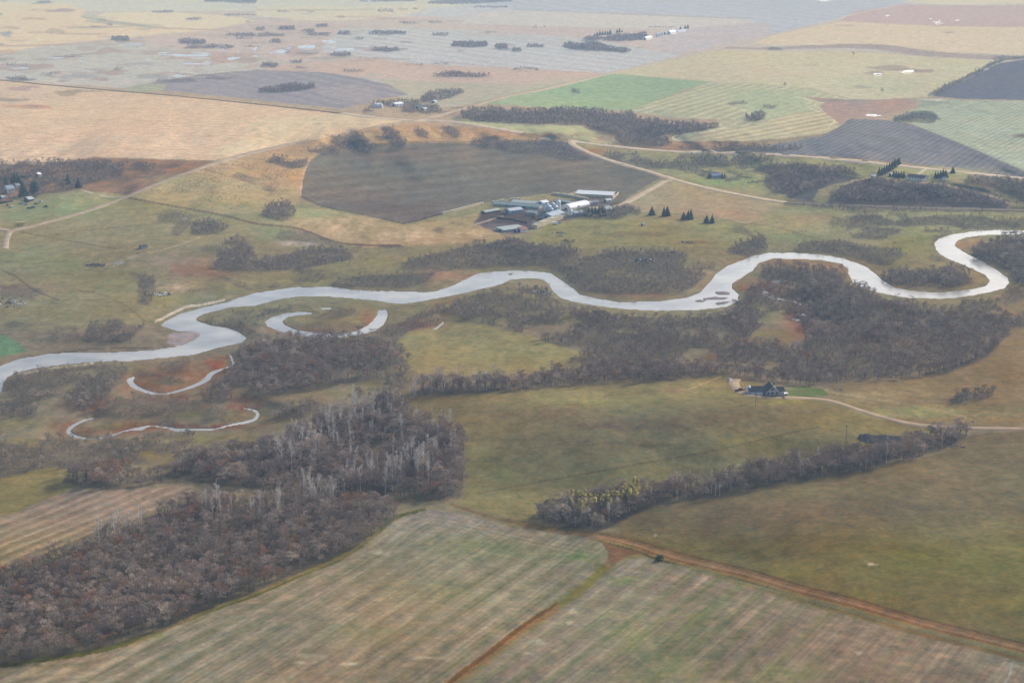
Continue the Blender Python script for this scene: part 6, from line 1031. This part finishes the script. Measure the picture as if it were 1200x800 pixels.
bin_('white_tank', 'white upright tank at the garage end of the dark roofed house', 877.5, 460.5, 1.7, 4.2, 'white', 'white', 'tank'); vehicle('parked_pickup', 'dark red pickup parked left of the dark roofed house', 867, 458.3, .5, 'red', s=1.25, cat='pickup')
vehicle('parked_pickup', 'white pickup on the turning circle above the dark roofed house', 855, 446.5, 1.0, 'white', cat='pickup'); vehicle('parked_car', 'black vehicle beside the deck of the dark roofed house', 917.5, 463.5, .1, 'black', cat='car')
pole('utility pole standing alone in the pasture below the dark roofed house', 885.5, 476, 8); pole('utility pole beside the collapsed dark shed', 991.5, 513, 8.5, .4)
# --- collapsed shed at the strip
m, rz, L = place((1009, 512), (1056, 517)); e = empty('collapsed_shed', m, rz); tag(e, 'low collapsed shed with a long dark rotten roof behind the strip', 'shed')
MB().prism([(-5.5, -1), (5.5, -1), (5.5, .9), (0, 3.4), (-5.5, .9)], -L / 2, L / 2).build('wall', K['weath'], e); r = MB()
for k in range(9):
    a0 = -L / 2 - .6 + (L + 1.2) * k / 9; a1 = -L / 2 - .6 + (L + 1.2) * (k + 1) / 9 - .08; sg = .5 * math.sin(k * 1.7) - .055 * k * k * .35
    for q in (-1, 1): r.prism([(0, 3.5 + sg), (q * 6.4, .35 + sg * .3), (q * 6.4, .6 + sg * .3), (0, 3.8 + sg)], a0, a1)
r.build('roof', K['weath'], e); MB().box(-L / 2 - .1, -L / 2 + .02, -1.6, 1.4, 0, 1.9).build('door', K['black'], e)
heap('board_pile', 'grey boards lying at the right end of the tree strip', 1120, 523, 5, 16, ['weath', 'rock'], hh=.6)
# --- hilltop place
barn('hilltop_house', 'long low white house with a dark roof on the hilltop', (1065, 209.5), (1085, 211), 11, 3.2, 2.6, 'white', 'charcoal', 'house', wins=5)
barn('hilltop_garage', 'small blue and white shed below the right hand spruces on the hill', (1105, 210.6), (1109, 210.4), 7, 3, 1.6, 'white', 'bluegrey', 'shed', wins=0)
barn('hilltop_shed', 'small white shed alone at the end of the wooded hill', (1021, 209.3), (1025.5, 208.6), 7, 3.2, 1.6, 'white', 'white', 'shed', wins=0); barn('hilltop_cabin', 'tiny pale cabin tucked between the hilltop spruces', (1043, 206.6), (1046, 206.2), 6, 2.6, 1.6, 'cream', 'steel', 'shed', wins=0)
barn('valley_house', 'blue roofed house in the small green yard under the rim road', (833, 208.6), (843, 207.6), 11, 3.4, 2.8, 'bluegrey', 'bluep', 'house', wins=3)
for u in (830.5, 846, 849):
    p = at(u, 209); plant('s', p.x, p.y, p.z, 8, u, 'dark green spruce beside the blue roofed house under the rim road', 'spruces beside the blue roofed house')
# --- farmstead at the left edge
barn('white_farmhouse', 'white two storey farmhouse among spruces at the left edge', (7, 226), (15, 224.4), 10, 5.4, 3, 'white', 'bluegrey', 'house', wins=3); barn('small_garage', 'small white garage behind the white farmhouse', (18, 219.6), (22, 219), 6, 2.8, 1.6, 'white', 'steel', 'garage', wins=0)
barn('old_barn', 'old grey barn at the edge of the scrap yard', (31, 236.6), (37, 234.6), 9, 3.2, 2, 'weath', 'steel', wins=0); barn('long_shed', 'dark low shed at the left end of the scrap yard', (0, 238.6), (13, 236), 8, 2.8, 1.6, 'weath', 'rust', 'shed', wins=1); barn('woodshed', 'pale roofed lean shed beside the farmhouse drive', (1, 233.4), (5, 232.6), 6, 2.6, 1.2, 'cream', 'steel', 'shed', wins=0); barn('tree_cabin', 'small cream cabin in the grey trees above the farmstead', (43, 206.2), (46.5, 205.8), 6, 3, 1.8, 'cream', 'white', 'house', wins=0)
vehicle('grain_trailer', 'faded yellow trailer parked by the left crossing', 23.5, 264.2, .35, 'yellow', 'trailer', 'trailer', s=1.15)
_v = random.Random(9)
for k, (u, v, pt, lab) in enumerate([(26,238.5,'steel','grey pickup at the near corner of the scrap yard'),(31,240.4,'bluep','blue pickup in the second row of the scrap yard'),(34,244.5,'black','black pickup at the front of the scrap yard'),(39,243.4,'bluep','dark blue pickup at the front of the scrap yard'),(43,239.4,'red','dark red pickup in the middle of the scrap yard'),(48,236.6,'steel','grey pickup at the back of the scrap yard'),(54,242.6,'black','black pickup at the right end of the scrap yard'),(13,243,'white','white pickup beside the long dark shed'),(9,240.6,'red','dark red pickup beside the long dark shed'),(28,234.8,'white','white pickup by the old grey barn')]): vehicle('scrap_pickup', lab, u, v, _v.random() * 3, pt, cat='pickup')
# --- farm in the trees by the junction
for k, (u, v, lab) in enumerate([(439.5,126,'leftmost'),(441.8,126.6,'second'),(444,126,'third'),(446.4,126.8,'rightmost')]): bin_('grain_bin', 'white grain bin, %s of the four by the junction farm' % lab, u, v, 3.4, 6, 'white', 'white')
barn('junction_barn', 'white roofed barn in the grey trees by the junction', (461, 124.8), (470, 123.8), 12, 4, 2.4, 'white', 'white', wins=0); barn('junction_house', 'dark roofed house among trees by the junction', (488.5, 127.4), (493, 127), 10, 4, 3.6, 'cream', 'charcoal', 'house', wins=2); barn('junction_shed', 'small white shed at the right of the junction farm', (507.5, 121.2), (510.5, 120.8), 7, 3.2, 1.6, 'white', 'white', 'shed', wins=0); barn('junction_garage', 'pale low garage below the dark roofed junction house', (495, 129.4), (499, 129), 7, 3, 1.4, 'white', 'steel', 'garage', wins=0)
# --- far farmstead on the plain
barn('distant_barn', 'bright white barn in the middle of the distant farmstead', (783, 40.6), (790, 39.4), 14, 6, 4, 'white', 'white', wins=0); barn('distant_shed', 'long pale shed at the right end of the distant farmstead', (792, 38.4), (802, 37.2), 12, 4, 2, 'white', 'steel', 'shed', wins=0); barn('distant_hall', 'white hall at the left end of the distant farmstead', (755, 47), (762, 45.2), 12, 4.6, 3, 'white', 'white', 'barn', wins=0); barn('distant_house', 'pale house left of the bright white barn far away', (779, 40.8), (782.5, 40.4), 9, 5, 3, 'cream', 'bluegrey', 'house', wins=0)
for k, (u, v) in enumerate([(770,43.4),(773,42.8),(776,42.2)]): bin_('grain_bin', 'white grain bin, %s of the three at the distant farmstead' % ('left', 'middle', 'right')[k], u, v, 4, 8, 'white', 'white')
